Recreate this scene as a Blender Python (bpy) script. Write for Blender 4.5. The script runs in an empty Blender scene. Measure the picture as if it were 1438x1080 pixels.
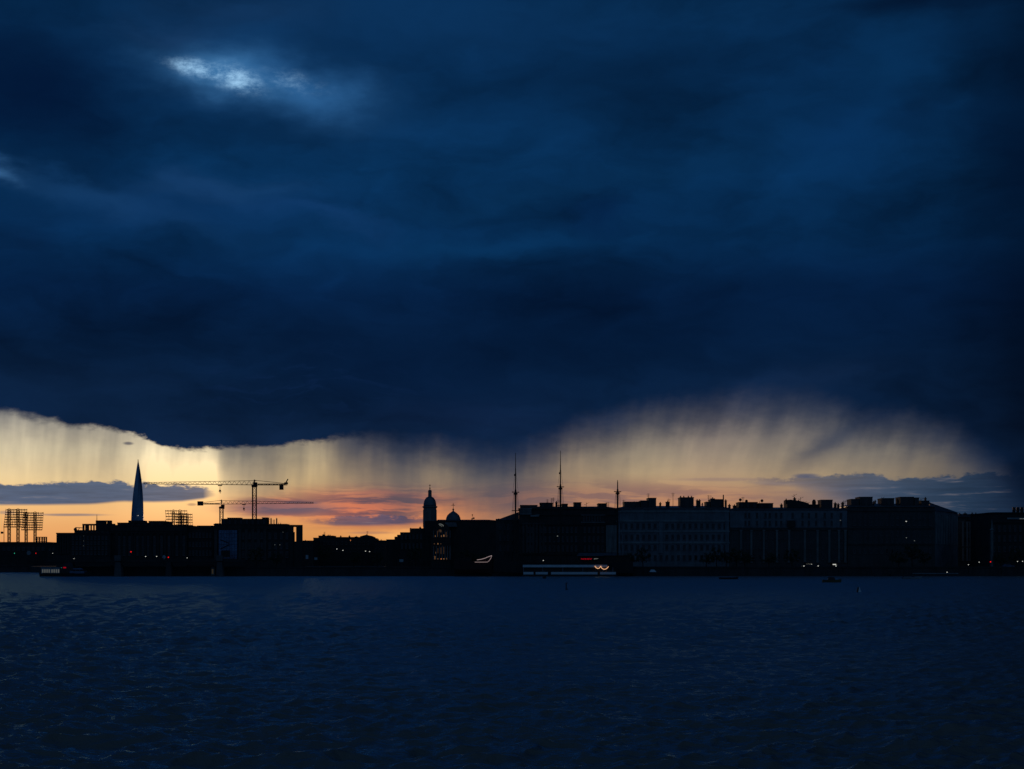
import bpy, bmesh, math, random
import numpy as np
from math import sin, cos, pi, radians, atan, atan2, sqrt
scene = bpy.context.scene
COL = scene.collection
random.seed(7)
F = 2140.0            # focal length in photo pixels
CH = 5.0              # eye height above the water

# ------------------------------------------------------------------ camera
cam_d = bpy.data.cameras.new("Camera")
cam = bpy.data.objects.new("Camera", cam_d); COL.objects.link(cam)
cam.location = (0, 0, CH); cam.rotation_euler = (radians(90), 0, 0)
cam_d.sensor_width = 36.0; cam_d.lens = 36.0 * F / 1438.0
cam_d.shift_y = (790 - 540) / 1438.0
cam_d.clip_start = 0.5; cam_d.clip_end = 60000
scene.camera = cam

# ------------------------------------------------------------------ view
scene.view_settings.view_transform = 'Standard'
scene.view_settings.look = 'None'
scene.view_settings.exposure = 0.0
scene.view_settings.gamma = 1.0
scene.view_settings.use_curve_mapping = False

def lin(c):
    return tuple((v / 255 / 12.92) if v / 255 <= 0.04045 else ((v / 255 + 0.055) / 1.055) ** 2.4 for v in c) + (1.0,)

# ------------------------------------------------------------------ sun (already down behind the skyline)
SUN_EL, SUN_AZ = radians(0.35), atan((590 - 719) / F)
sun_d = bpy.data.lights.new("Sun", 'SUN'); sun_d.energy = 0.35; sun_d.angle = radians(0.5)
sun_d.color = (1.0, 0.62, 0.35)
sun = bpy.data.objects.new("Sun", sun_d); COL.objects.link(sun)
sun.rotation_euler = (radians(90) - SUN_EL, 0, -SUN_AZ + pi)   # shines from the skyline towards the viewer
sun.location = (0, 0, 300)

# ------------------------------------------------------------------ sky (world, by direction)
world = bpy.data.worlds.new("World"); scene.world = world; world.use_nodes = True
wt = world.node_tree; wt.nodes.clear()

class NT:
    def __init__(s, t): s.t = t
    def n(s, typ, **kw):
        nd = s.t.nodes.new(typ)
        for k, v in kw.items(): setattr(nd, k, v)
        return nd
    def link(s, a, b): s.t.links.new(a, b)
    def put(s, sock, v):
        if isinstance(v, bpy.types.NodeSocket): s.link(v, sock)
        else: sock.default_value = v
    def m(s, op, a, b=None, c=None, clamp=False):
        nd = s.n('ShaderNodeMath', operation=op); nd.use_clamp = clamp
        s.put(nd.inputs[0], a)
        if b is not None: s.put(nd.inputs[1], b)
        if c is not None: s.put(nd.inputs[2], c)
        return nd.outputs[0]
    def v(s, op, a, b=None, c=None):
        nd = s.n('ShaderNodeVectorMath', operation=op)
        s.put(nd.inputs[0], a)
        if b is not None: s.put(nd.inputs[1], b)
        if c is not None: s.put(nd.inputs[2], c)
        return nd.outputs['Value'] if op in ('DOT_PRODUCT', 'LENGTH') else nd.outputs[0]
    def comb(s, x, y, z=0.0):
        nd = s.n('ShaderNodeCombineXYZ')
        for i, q in enumerate((x, y, z)): s.put(nd.inputs[i], q)
        return nd.outputs[0]
    def noise(s, vec, scale=1.0, detail=4.0, rough=0.55, dim='3D', dist=0.0):
        nd = s.n('ShaderNodeTexNoise', noise_dimensions=dim)
        s.put(nd.inputs['Vector'], vec); nd.inputs['Scale'].default_value = scale
        nd.inputs['Detail'].default_value = detail; nd.inputs['Roughness'].default_value = rough
        nd.inputs['Distortion'].default_value = dist
        return nd.outputs['Fac']
    def ramp(s, fac, stops, interp='LINEAR'):
        nd = s.n('ShaderNodeValToRGB'); cr = nd.color_ramp; cr.interpolation = interp
        cr.elements[0].position = stops[0][0]; cr.elements[0].color = stops[0][1]
        cr.elements[1].position = stops[-1][0]; cr.elements[1].color = stops[-1][1]
        for p, c in stops[1:-1]:
            e = cr.elements.new(p); e.color = c
        s.put(nd.inputs[0], fac)
        return nd.outputs[0]
    def mix(s, fac, a, b, typ='MIX'):
        nd = s.n('ShaderNodeMix', data_type='RGBA', blend_type=typ)
        s.put(nd.inputs[0], fac); s.put(nd.inputs[6], a); s.put(nd.inputs[7], b)
        return nd.outputs[2]
    def smooth(s, x, lo, hi):
        nd = s.n('ShaderNodeMapRange', interpolation_type='SMOOTHSTEP')
        s.put(nd.inputs[0], x); s.put(nd.inputs[1], lo); s.put(nd.inputs[2], hi)
        nd.inputs[3].default_value = 0.0; nd.inputs[4].default_value = 1.0
        return nd.outputs[0]
    def sep(s, c):
        nd = s.n('ShaderNodeSeparateColor'); s.put(nd.inputs[0], c)
        return nd.outputs

def SQ(px, py):       # where a direction of the photo sits in the (azimuth, elevation) chart of the sky
    a = atan((px - 719) / F); e = atan((790 - py) / F * cos(a))
    return 719 + F * a, 790 - F * e

def build_sky():
    w = NT(wt)
    tc = w.n('ShaderNodeTexCoord')
    sx = w.n('ShaderNodeSeparateXYZ'); w.link(tc.outputs['Generated'], sx.inputs[0])
    x, y, z = sx.outputs
    az = w.m('ARCTAN2', x, y)
    el = w.m('ARCTAN2', z, w.m('SQRT', w.m('ADD', w.m('MULTIPLY', x, x), w.m('MULTIPLY', y, y))))
    qx = w.m('MULTIPLY_ADD', az, F, 719.0)
    qy = w.m('MULTIPLY_ADD', el, -F, 790.0)
    q = w.comb(qx, qy, 0.0)
    # gentle warp so that no shape in the sky is a clean ellipse
    wn = w.n('ShaderNodeTexNoise', noise_dimensions='3D')
    w.put(wn.inputs['Vector'], w.v('MULTIPLY', q, (1 / 190, 1 / 85, 0))); wn.inputs['Scale'].default_value = 1
    wn.inputs['Detail'].default_value = 5; wn.inputs['Roughness'].default_value = 0.55
    qw = w.v('MULTIPLY_ADD', w.v('SUBTRACT', wn.outputs['Color'], (0.5, 0.5, 0.5)), (190, 95, 0), q)
    LO, SP = -500.0, 2440.0
    def T(px): return (SQ(px, 790)[0] - LO) / SP
    t = w.m('DIVIDE', w.m('SUBTRACT', qx, LO), SP)

    def blob(cx, cy, rx, ry, vec=qw, tilt=0.0, power=1.0):
        bx, by = SQ(cx, cy)
        d = w.v('SUBTRACT', vec, (bx, by, 0))
        if tilt:
            vr = w.n('ShaderNodeVectorRotate', rotation_type='Z_AXIS'); w.put(vr.inputs['Vector'], d)
            vr.inputs['Angle'].default_value = -radians(tilt); d = vr.outputs[0]
        d = w.v('MULTIPLY', d, (1 / rx, 1 / ry, 0))
        dd = w.v('DOT_PRODUCT', d, d)
        if power != 1: dd = w.m('POWER', dd, power)
        return w.m('EXPONENT', w.m('MULTIPLY', dd, -1.0))

    # --- clear evening sky under the storm
    vstops = [(555, (196, 196, 190)), (600, (222, 214, 190)), (640, (246, 230, 188)), (680, (252, 222, 164)),
              (705, (250, 202, 136)), (740, (242, 178, 112)), (765, (240, 165, 100)), (790, (225, 140, 85))]
    vt = w.m('DIVIDE', w.m('SUBTRACT', qy, 540.0), 260.0)
    clear = w.ramp(vt, [((p - 540) / 260, lin(c)) for p, c in vstops])
    def g(v): return (v, v, v, 1)
    hs = [(-400, (.25, .27, .3)), (0, (.92, .92, .93)), (120, (.90, .90, .90)), (230, (1.08, 1.08, 1.08)), (300, (1.08, 1.08, 1.08)), (420, (.72, .71, .66)),
          (520, (.68, .63, .58)), (590, (.82, .77, .69)), (660, (.76, .72, .64)), (760, (.47, .45, .46)), (900, (.54, .53, .54)),
          (1000, (.51, .48, .52)), (1100, (.44, .43, .47)), (1220, (.45, .45, .49)), (1330, (.24, .25, .30)), (1400, (.06, .08, .12)),
          (1450, (.016, .026, .05)), (1700, (.006, .012, .03))]
    clear = w.mix(1.0, clear, w.ramp(t, [(T(p), c + (1,)) for p, c in hs], 'EASE'), 'MULTIPLY')
    # physical sky behind it all
    nis = w.n('ShaderNodeTexSky', sky_type='NISHITA'); nis.sun_disc = False
    nis.sun_elevation = SUN_EL; nis.sun_rotation = SUN_AZ
    nis.altitude = 10; nis.air_density = 1.2; nis.dust_density = 2.0
    clear = w.mix(1.0, clear, w.mix(1.0, nis.outputs[0], (0.012, 0.012, 0.012, 1), 'MULTIPLY'), 'ADD')
    clear = w.mix(w.m('MULTIPLY', blob(560, 752, 70, 13), 0.75), clear, lin((255, 188, 110)))
    qh0 = w.v('MULTIPLY_ADD', w.v('SUBTRACT', wn.outputs['Color'], (.5, .5, .5)), (110, 30, 0), q)
    # --- pink and mauve streaks above the horizon
    st = w.noise(w.v('MULTIPLY', w.v('MULTIPLY_ADD', w.v('SUBTRACT', wn.outputs['Color'], (0.5, 0.5, 0.5)), (90, 34, 0), q), (1 / 120, 1 / 12, 0)), 1, 5, 0.58)
    zone = w.m('MAXIMUM', blob(545, 712, 160, 27, q, 0, 1.6), w.m('MULTIPLY', blob(860, 700, 260, 24, q, 0, 1.5), 0.75))
    zone = w.m('MAXIMUM', zone, w.m('MULTIPLY', blob(400, 712, 75, 14, q, 0, 1.6), 1.1))
    clear = w.mix(w.m('MULTIPLY', zone, 0.8), clear, w.mix(w.smooth(qx, 690, 790), lin((248, 126, 84)), lin((172, 114, 98))))
    clear = w.mix(w.m('MULTIPLY', w.m('MULTIPLY', zone, w.smooth(st, 0.42, 0.57)), 0.9), clear,
                  w.mix(w.smooth(qx, 640, 760), lin((100, 74, 88)), lin((128, 98, 98))))
    clear = w.mix(w.m('MULTIPLY', blob(395, 713, 80, 10, q, 0, 2), 0.75), clear, lin((120, 98, 108)))
    clear = w.mix(w.m('MULTIPLY', blob(520, 690, 60, 5, qw, 0, 1), 0.5), clear, lin((235, 130, 100)))
    clear = w.mix(w.m('MULTIPLY', blob(638, 724, 62, 22, qh0, 0, 1.4), 0.85), clear, lin((255, 162, 90)))
    # --- rain shafts and the storm base, one curve along the horizon: R = base, G = softness, B = rain
    base = [(-400, 560, 18, .2), (0, 578, 10, .25), (62, 590, 9, .36), (100, 598, 6, .42), (150, 601, 5, .30), (205, 614, 3, .10), (225, 626, 3, .04),
            (265, 631, 4, .02), (300, 630, 4, .08), (320, 629, 4, .78), (372, 627, 4, 1.02), (402, 624, 4, .46), (448, 620, 4, .48), (488, 613, 9, 1.3), (530, 622, 22, 1.6),
            (580, 634, 28, 1.75), (615, 634, 30, 1.1), (668, 644, 34, 1.85), (715, 648, 34, 1.7), (765, 634, 34, 1.05), (820, 612, 40, .70), (880, 600, 42, .62), (950, 590, 44, .62),
            (1040, 581, 46, .64), (1100, 577, 44, .72), (1150, 578, 42, .84), (1185, 588, 34, .84), (1215, 602, 40, .72), (1290, 607, 42, .60), (1350, 626, 38, .84), (1405, 668, 40, 1.0), (1450, 740, 60, 1.0)]
    st_b = []
    for p, b, sft, r in base:
        st_b.append((T(p), ((SQ(p, b)[1] - 540) / 260, sft / 100, r, 1)))
    bc = w.sep(w.ramp(t, st_b))
    by = w.m('MULTIPLY_ADD', bc[0], 260.0, 540.0)
    jag = w.noise(w.v('MULTIPLY', q, (1 / 26, 1 / 14, 0)), 1, 5, 0.6)
    by = w.m('ADD', by, w.m('MULTIPLY', w.m('SUBTRACT', jag, 0.5), 20.0))
    soft = w.m('MULTIPLY', bc[1], 100.0)
    # rain
    slant = w.m('MULTIPLY_ADD', w.m('SUBTRACT', qy, 650.0), w.m('MULTIPLY_ADD', w.smooth(qx, 760, 1120), 0.26, 0.06), qx)
    n1 = w.noise(w.comb(w.m('MULTIPLY', slant, 1 / 24), w.m('MULTIPLY', qy, 1 / 230)), 1, 3, 0.55)
    n2 = w.noise(w.comb(w.m('MULTIPLY', slant, 1 / 58), w.m('MULTIPLY', qy, 1 / 190), 4.0), 1, 3, 0.5)
    by = w.m('ADD', by, w.m('MULTIPLY', w.m('MULTIPLY', w.m('ADD', w.m('MULTIPLY', n1, 0.12), w.m('MULTIPLY_ADD', n2, 0.34, -0.23)), soft), 1.2))
    hgt = w.smooth(w.m('SUBTRACT', qy, by), 118.0, -14.0)
    hgt2 = w.smooth(w.m('SUBTRACT', qy, by), 40.0, -8.0)
    nn = w.m('ADD', w.m('MULTIPLY', w.m('SUBTRACT', n1, 0.5), 0.55), w.m('MULTIPLY', w.m('SUBTRACT', n2, 0.5), 1.5))
    dens = w.m('MULTIPLY', w.m('ADD', w.m('ADD', w.m('MULTIPLY', bc[2], 1.15), w.m('MULTIPLY', nn, w.m('MULTIPLY_ADD', w.smooth(qx, 690, 860), -0.45, 1.15))), w.m('MULTIPLY', hgt2, 0.3)), w.m('POWER', hgt, 0.75))
    dens = w.m('SUBTRACT', 1.0, w.m('EXPONENT', w.m('MULTIPLY', w.m('MAXIMUM', dens, 0.0), -1.45)))
    sky = w.mix(w.m('MULTIPLY', dens, 0.98), clear, w.mix(w.smooth(qy, 690, 630), lin((74, 78, 90)), lin((26, 48, 76))))
    sky = w.mix(w.m('MULTIPLY', blob(1158, 622, 70, 13, qh0, -34, 1), 0.62), sky, lin((44, 58, 82)))
    # --- low cloud banks in front of the glow: R = top, G = bottom, B = cover
    bank = [(-400, 690, 712, .6), (0, 681, 710, .95), (60, 679, 710, .96), (130, 679, 709, .95), (170, 677, 705, .96), (215, 681, 706, .95), (255, 685, 705, .95), (288, 686, 701, .92), (302, 692, 697, .0),
            (312, 700, 700, 0), (412, 734, 734, 0), (432, 731, 735, .25), (470, 729, 739, .8), (520, 727, 739, .86), (570, 727, 737, .9), (596, 728, 735, .7), (622, 731, 733, 0), (700, 731, 731, 0),
            (1030, 677, 677, 0), (1070, 676, 682, .5), (1110, 674, 684, .68), (1150, 672, 702, .75), (1185, 669, 722, .80), (1230, 668, 750, .86), (1262, 672, 790, .93), (1340, 671, 830, .95), (1362, 663, 830, .95), (1385, 668, 830, .9), (1450, 666, 840, .8)]
    kc = w.sep(w.ramp(t, [(T(p), ((SQ(p, a)[1] - 540) / 400, (SQ(p, b)[1] - 540) / 400, c, 1)) for p, a, b, c in bank]))
    kn = w.noise(w.v('MULTIPLY', q, (1 / 34, 1 / 17, 0)), 1, 6, 0.62)
    koff = w.m('MULTIPLY_ADD', w.m('SUBTRACT', kn, 0.5), 34.0, -1.5)
    ktop = w.m('ADD', w.m('MULTIPLY_ADD', kc[0], 400.0, 540.0), koff)
    kbot = w.m('MULTIPLY_ADD', kc[1], 400.0, 540.0)
    km = w.m('MULTIPLY', w.smooth(w.m('SUBTRACT', qy, ktop), -2.5, 3.0), w.smooth(w.m('SUBTRACT', kbot, qy), -1.5, w.m('MULTIPLY_ADD', w.smooth(qx, 1080, 1200), 40.0, 3.5)))
    km = w.m('MULTIPLY', km, kc[2])
    veil = w.m('MULTIPLY', w.smooth(qx, 960, 1250), w.smooth(qy, 668, 700))
    kst = w.noise(w.v('MULTIPLY', q, (1 / 80, 1 / 7, 0)), 1, 4, 0.6)
    kcol = w.ramp(t, [(T(p), lin(c)) for p, c in [(0, (66, 88, 118)), (200, (74, 90, 116)), (300, (92, 98, 120)), (430, (90, 84, 104)), (560, (72, 74, 100)), (600, (88, 78, 96)),
                                                 (1060, (112, 100, 108)), (1150, (70, 82, 106)), (1240, (56, 74, 98)), (1340, (38, 57, 80)), (1400, (26, 44, 68)), (1450, (18, 36, 62))]])
    kcol = w.mix(w.m('MULTIPLY', w.smooth(kst, 0.56, 0.72), 0.30), kcol, lin((150, 138, 136)))
    kcol = w.mix(1.0, kcol, w.mix(w.smooth(kst, 0.3, 0.6), g(0.82), g(1.08)), 'MULTIPLY')
    sky = w.mix(w.m('MULTIPLY', veil, 0.85), sky, w.ramp(t, [(T(1000), lin((120, 100, 105))), (T(1150), lin((98, 96, 108))), (T(1240), lin((66, 80, 102))), (T(1360), lin((40, 58, 82)))]))
    sky = w.mix(km, sky, kcol)
    for cx, cy, rx, ry, al, c in [(1131, 668, 17, 3.2, .85, (84, 88, 108)), (100, 722.5, 45, 1.8, .75, (118, 112, 122)), (180, 622, 7, 2.2, .75, (60, 62, 84)), (268, 709, 7, 2, .6, (150, 120, 100)),
                                  (1010, 673, 60, 2.5, .35, (120, 100, 112)), (520, 748, 30, 2.0, .5, (150, 110, 100)), (8, 719, 12, 2.5, .5, (110, 110, 125))]:
        sky = w.mix(w.m('MULTIPLY', blob(cx, cy, rx, ry, w.v('MULTIPLY_ADD', w.v('SUBTRACT', w.n('ShaderNodeTexNoise').outputs['Color'] if False else wn.outputs['Color'], (.5, .5, .5)), (20, 5, 0), q), 0, 2), al), sky, lin(c))
    # --- the storm cloud
    ct = w.m('DIVIDE', w.m('ADD', qy, 900.0), 1600.0)
    cl = w.ramp(ct, [((p + 900) / 1600, lin(c)) for p, c in [(-800, (8, 40, 76)), (-300, (7, 40, 78)), (0, (9, 47, 85)), (120, (7, 42, 79)), (250, (8, 48, 88)), (350, (7, 44, 83)),
                                                          (420, (6, 34, 70)), (500, (7, 30, 60)), (570, (11, 33, 63)), (640, (16, 36, 66))]])
    hx = w.ramp(t, [(T(p), g(v)) for p, v in [(-400, .7), (0, .95), (300, 1.0), (700, 1.0), (1100, .90), (1300, .80), (1380, .60), (1440, .42), (1600, .22)]], 'EASE')
    cl = w.mix(1.0, cl, hx, 'MULTIPLY')
    fb = w.noise(w.v('MULTIPLY', qw, (1 / 330, 1 / 120, 0)), 1, 5, 0.5)
    fb2 = w.noise(w.v('MULTIPLY', qw, (1 / 95, 1 / 42, 0)), 1, 5, 0.55)
    tex = w.m('ADD', w.m('MULTIPLY_ADD', fb, 1.9, -0.07), w.m('MULTIPLY', w.m('SUBTRACT', fb2, 0.5), 0.72))
    cl = w.mix(1.0, cl, w.comb(tex, tex, tex), 'MULTIPLY')
    for cx, cy, rx, ry, tilt, al, c in [
            (40, 130, 150, 85, 0, .85, (2, 17, 46)), (840, 125, 170, 48, 0, .6, (5, 32, 62)), (840, 300, 55, 34, 0, .5, (5, 32, 70)),
            (640, 30, 230, 45, 0, .6, (13, 54, 98)), (330, 15, 120, 28, 0, .35, (26, 58, 98)), (1250, 90, 55, 60, 20, .6, (9, 52, 94)), (1190, 205, 100, 46, -12, .6, (9, 52, 98)),
            (1290, 8, 120, 22, 0, .8, (3, 18, 42)), (1300, 155, 35, 22, 0, .5, (5, 28, 56)), (1425, 215, 60, 90, 0, .7, (2, 20, 46)),
            (130, 275, 140, 16, 14, .5, (26, 68, 114)), (300, 268, 90, 14, -3, .5, (28, 68, 114)), (250, 300, 190, 34, 0, .4, (16, 56, 104)), (430, 310, 120, 10, 14, .35, (22, 62, 112)),
            (-4, 238, 22, 8, 0, .5, (66, 116, 166)), (20, 330, 60, 34, 0, .5, (6, 30, 62)), (690, 348, 170, 15, -3, .55, (10, 56, 100)), (760, 270, 300, 14, -10, .25, (12, 56, 98)),
            (560, 520, 190, 55, 0, .55, (4, 23, 52)), (900, 470, 330, 55, 0, .45, (4, 26, 56)), (1200, 400, 240, 40, 0, .45, (4, 27, 58)),
            (60, 540, 170, 40, 0, .45, (15, 38, 70)), (1090, 545, 120, 24, -8, .4, (22, 42, 74)), (660, 585, 120, 30, 0, .35, (18, 36, 70)),
            (370, 118, 160, 52, 4, .75, (18, 62, 110)), (355, 112, 115, 30, 6, .82, (46, 100, 152)), (445, 128, 40, 28, 20, .6, (46, 98, 150)), (310, 108, 72, 24, 10, .6, (72, 128, 178)), (230, 45, 60, 14, 0, .4, (28, 60, 100))]:
        cl = w.mix(w.m('MULTIPLY', blob(cx, cy, rx, ry, qw, tilt), al), cl, lin(c))
    # torn opening with the brighter sky showing through
    hn = w.noise(w.v('MULTIPLY', q, (1 / 36, 1 / 20, 0)), 1, 8, 0.74)
    qh = w.v('MULTIPLY_ADD', w.v('SUBTRACT', wn.outputs['Color'], (.5, .5, .5)), (36, 20, 0), q)
    hole = w.m('MAXIMUM', blob(288, 100, 56, 14, qh, 10), w.m('MAXIMUM', blob(334, 112, 42, 18, qh, 12), w.m('MULTIPLY', blob(412, 116, 54, 18, qh, 8), 0.46)))
    hole = w.m('MULTIPLY', w.smooth(w.m('MULTIPLY', hole, w.m('MULTIPLY_ADD', hn, 4.6, -1.45)), 0.10, 1.55), 0.92)
    cl = w.mix(hole, cl, lin((158, 204, 240)))
    # fine ripples on the underside
    rp = w.noise(w.v('MULTIPLY', qw, (1 / 60, 1 / 9, 0)), 1, 3, 0.5)
    rz = w.m('MULTIPLY', blob(420, 540, 150, 40, q), 0.5)
    cl = w.mix(w.m('MULTIPLY', rz, w.smooth(rp, 0.5, 0.7)), cl, lin((14, 36, 72)))
    cover = w.smooth(w.m('SUBTRACT', by, qy), w.m('MULTIPLY', soft, -1.0), soft)
    sky = w.mix(cover, sky, cl)
    # --- away from the west: unseen overcast, darkened at right for the water, brightened behind to light the facades
    aa = w.m('ABSOLUTE', az)
    sky = w.mix(w.smooth(aa, 0.42, 0.9), sky, w.mix(w.smooth(qx, 719, 900), lin((6, 34, 66)), lin((2, 14, 28))))
    sky = w.mix(w.smooth(aa, 1.1, 2.2), sky, lin((31, 56, 84)))
    sky = w.mix(w.smooth(el, -0.002, -0.03), sky, lin((2, 8, 16)))
    bg = w.n('ShaderNodeBackground'); w.link(sky, bg.inputs[0]); bg.inputs[1].default_value = 1.0
    out = w.n('ShaderNodeOutputWorld'); w.link(bg.outputs[0], out.inputs[0])
build_sky()

# ------------------------------------------------------------------ materials
def new_mat(name):
    m = bpy.data.materials.new(name); m.use_nodes = True
    return m, NT(m.node_tree), m.node_tree.nodes['Principled BSDF']

def mat(name, col, rough=0.8, metal=0.0, var=0.25, scale=0.6, spec=0.5):
    m, w, p = new_mat(name)
    tc = w.n('ShaderNodeTexCoord')
    n = w.noise(tc.outputs['Object'], scale, 5, 0.6)
    n2 = w.noise(tc.outputs['Object'], scale * 9, 3, 0.6)
    f = w.m('ADD', w.m('MULTIPLY', n, 0.7), w.m('MULTIPLY', n2, 0.3))
    a = tuple(c * (1 - var) for c in col) + (1,); b = tuple(min(1, c * (1 + var)) for c in col) + (1,)
    w.link(w.mix(w.smooth(f, 0.3, 0.7), a, b), p.inputs['Base Color'])
    p.inputs['Roughness'].default_value = rough; p.inputs['Metallic'].default_value = metal
    p.inputs['Specular IOR Level'].default_value = spec
    return m

def glow(name, col, strength):
    m, w, p = new_mat(name)
    p.inputs['Base Color'].default_value = (0.02, 0.02, 0.02, 1)
    p.inputs['Emission Color'].default_value = lin(col); p.inputs['Emission Strength'].default_value = strength
    return m

def wall_mat(name, col, course=0.45):
    m, w, p = new_mat(name)
    tc = w.n('ShaderNodeTexCoord')
    n = w.noise(tc.outputs['Object'], 0.25, 5, 0.6)
    drip = w.noise(w.v('MULTIPLY', tc.outputs['Object'], (1.2, 1.2, 0.12)), 1, 4, 0.6)
    f = w.m('ADD', w.m('MULTIPLY', n, 0.6), w.m('MULTIPLY', drip, 0.4))
    c = w.mix(w.smooth(f, 0.35, 0.65), tuple(v * 0.72 for v in col) + (1,), tuple(min(1, v * 1.2) for v in col) + (1,))
    sp = w.n('ShaderNodeSeparateXYZ'); w.link(tc.outputs['Object'], sp.inputs[0])
    j = w.m('LESS_THAN', w.m('FRACT', w.m('DIVIDE', sp.outputs[2], course)), 0.07)
    c = w.mix(w.m('MULTIPLY', j, 0.3), c, tuple(v * 0.4 for v in col) + (1,))
    w.link(c, p.inputs['Base Color']); p.inputs['Roughness'].default_value = 0.9
    return m

M = {}
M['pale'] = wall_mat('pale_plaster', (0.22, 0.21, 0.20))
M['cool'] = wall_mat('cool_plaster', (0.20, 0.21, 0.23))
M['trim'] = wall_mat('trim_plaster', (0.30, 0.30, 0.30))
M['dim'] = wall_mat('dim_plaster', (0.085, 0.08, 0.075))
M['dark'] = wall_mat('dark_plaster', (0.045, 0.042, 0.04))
M['brick'] = wall_mat('brown_brick', (0.10, 0.055, 0.04), 0.3)
M['conc'] = mat('concrete', (0.08, 0.08, 0.08), 0.9)
M['stone'] = wall_mat('granite', (0.05, 0.048, 0.048), 0.6)
M['pier'] = wall_mat('pier_granite', (0.12, 0.12, 0.12), 0.6)
M['roof'] = mat('roof_sheet', (0.10, 0.105, 0.11), 0.38, 0.4, 0.3)
M['tile'] = mat('roof_dark', (0.035, 0.03, 0.03), 0.8)
M['glass'] = mat('window_glass', (0.012, 0.014, 0.016), 0.08, 0, 0.3)
M['frame'] = mat('window_frame', (0.12, 0.12, 0.12), 0.7)
M['curtain'] = mat('curtain_glass', (0.12, 0.17, 0.26), 0.16, 0.85, 0.45, 0.15)
M['tower'] = mat('tower_glass', (0.22, 0.27, 0.36), 0.2, 0.85, 0.12, 0.01)
M['steel'] = mat('dark_steel', (0.03, 0.028, 0.028), 0.6, 0.3)
M['red'] = mat('red_steel', (0.12, 0.02, 0.014), 0.6, 0.0)
M['cream'] = mat('pale_steel', (0.22, 0.20, 0.16), 0.6)
M['copper'] = mat('dome_sheet', (0.14, 0.16, 0.18), 0.45, 0.4)
M['wood'] = mat('dark_wood', (0.03, 0.02, 0.015), 0.7)
M['hull'] = mat('dark_hull', (0.018, 0.018, 0.02), 0.5)
M['rust'] = mat('red_hull', (0.05, 0.012, 0.01), 0.6)
M['white'] = mat('white_paint', (0.75, 0.76, 0.78), 0.4, 0, 0.1)
M['grey'] = mat('grey_paint', (0.28, 0.29, 0.31), 0.5)
M['blue'] = mat('blue_paint_and_light', (0.10, 0.15, 0.24), 0.45)  # car paint; on the passenger boat, blue light put into the colour
M['car'] = mat('car_paint', (0.05, 0.055, 0.06), 0.25, 0.3)
M['tyre'] = mat('tyre_rubber', (0.02, 0.02, 0.02), 0.9)
M['olive'] = mat('olive_paint', (0.10, 0.085, 0.04), 0.6)
M['leaf'] = mat('leaves', (0.035, 0.05, 0.022), 0.8, 0, 0.5, 1.2)
M['bark'] = mat('bark', (0.035, 0.028, 0.022), 0.95)
M['ground'] = mat('earth', (0.04, 0.045, 0.035), 0.95, 0, 0.4, 0.05)
M['asphalt'] = mat('asphalt', (0.045, 0.045, 0.047), 0.9, 0, 0.3, 0.3)
M['sign'] = mat('sign_face', (0.55, 0.58, 0.62), 0.5, 0, 0.05)
M['gold'] = mat('gilded', (0.20, 0.15, 0.06), 0.35, 0.8)
M['lamp'] = glow('lamp_white', (235, 235, 225), 0.75)
M['lampdim'] = glow('lamp_dim', (170, 175, 170), 0.35)
M['lampred'] = glow('lamp_red', (255, 25, 20), 1.0)
M['lampgreen'] = glow('lamp_green', (60, 215, 170), 0.6)
M['warmwin'] = glow('warm_window', (235, 170, 110), 0.22)
M['warmdim'] = glow('warm_window_dim', (205, 150, 105), 0.085)
M['orange'] = glow('orange_window', (255, 150, 80), 0.55)
M['neonred'] = glow('neon_red', (215, 10, 35), 0.36)
M['neonpink'] = glow('tube_white', (215, 190, 190), 0.42)
M['garland'] = glow('garland', (255, 190, 140), 1.0)
M['cabinlight'] = glow('cabin_light', (200, 205, 200), 0.12)

# ------------------------------------------------------------------ geometry helpers
def PX(px, Y): return (px - 719) * Y / F
def PZ(py, Y): return CH + (790 - py) * Y / F

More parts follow.
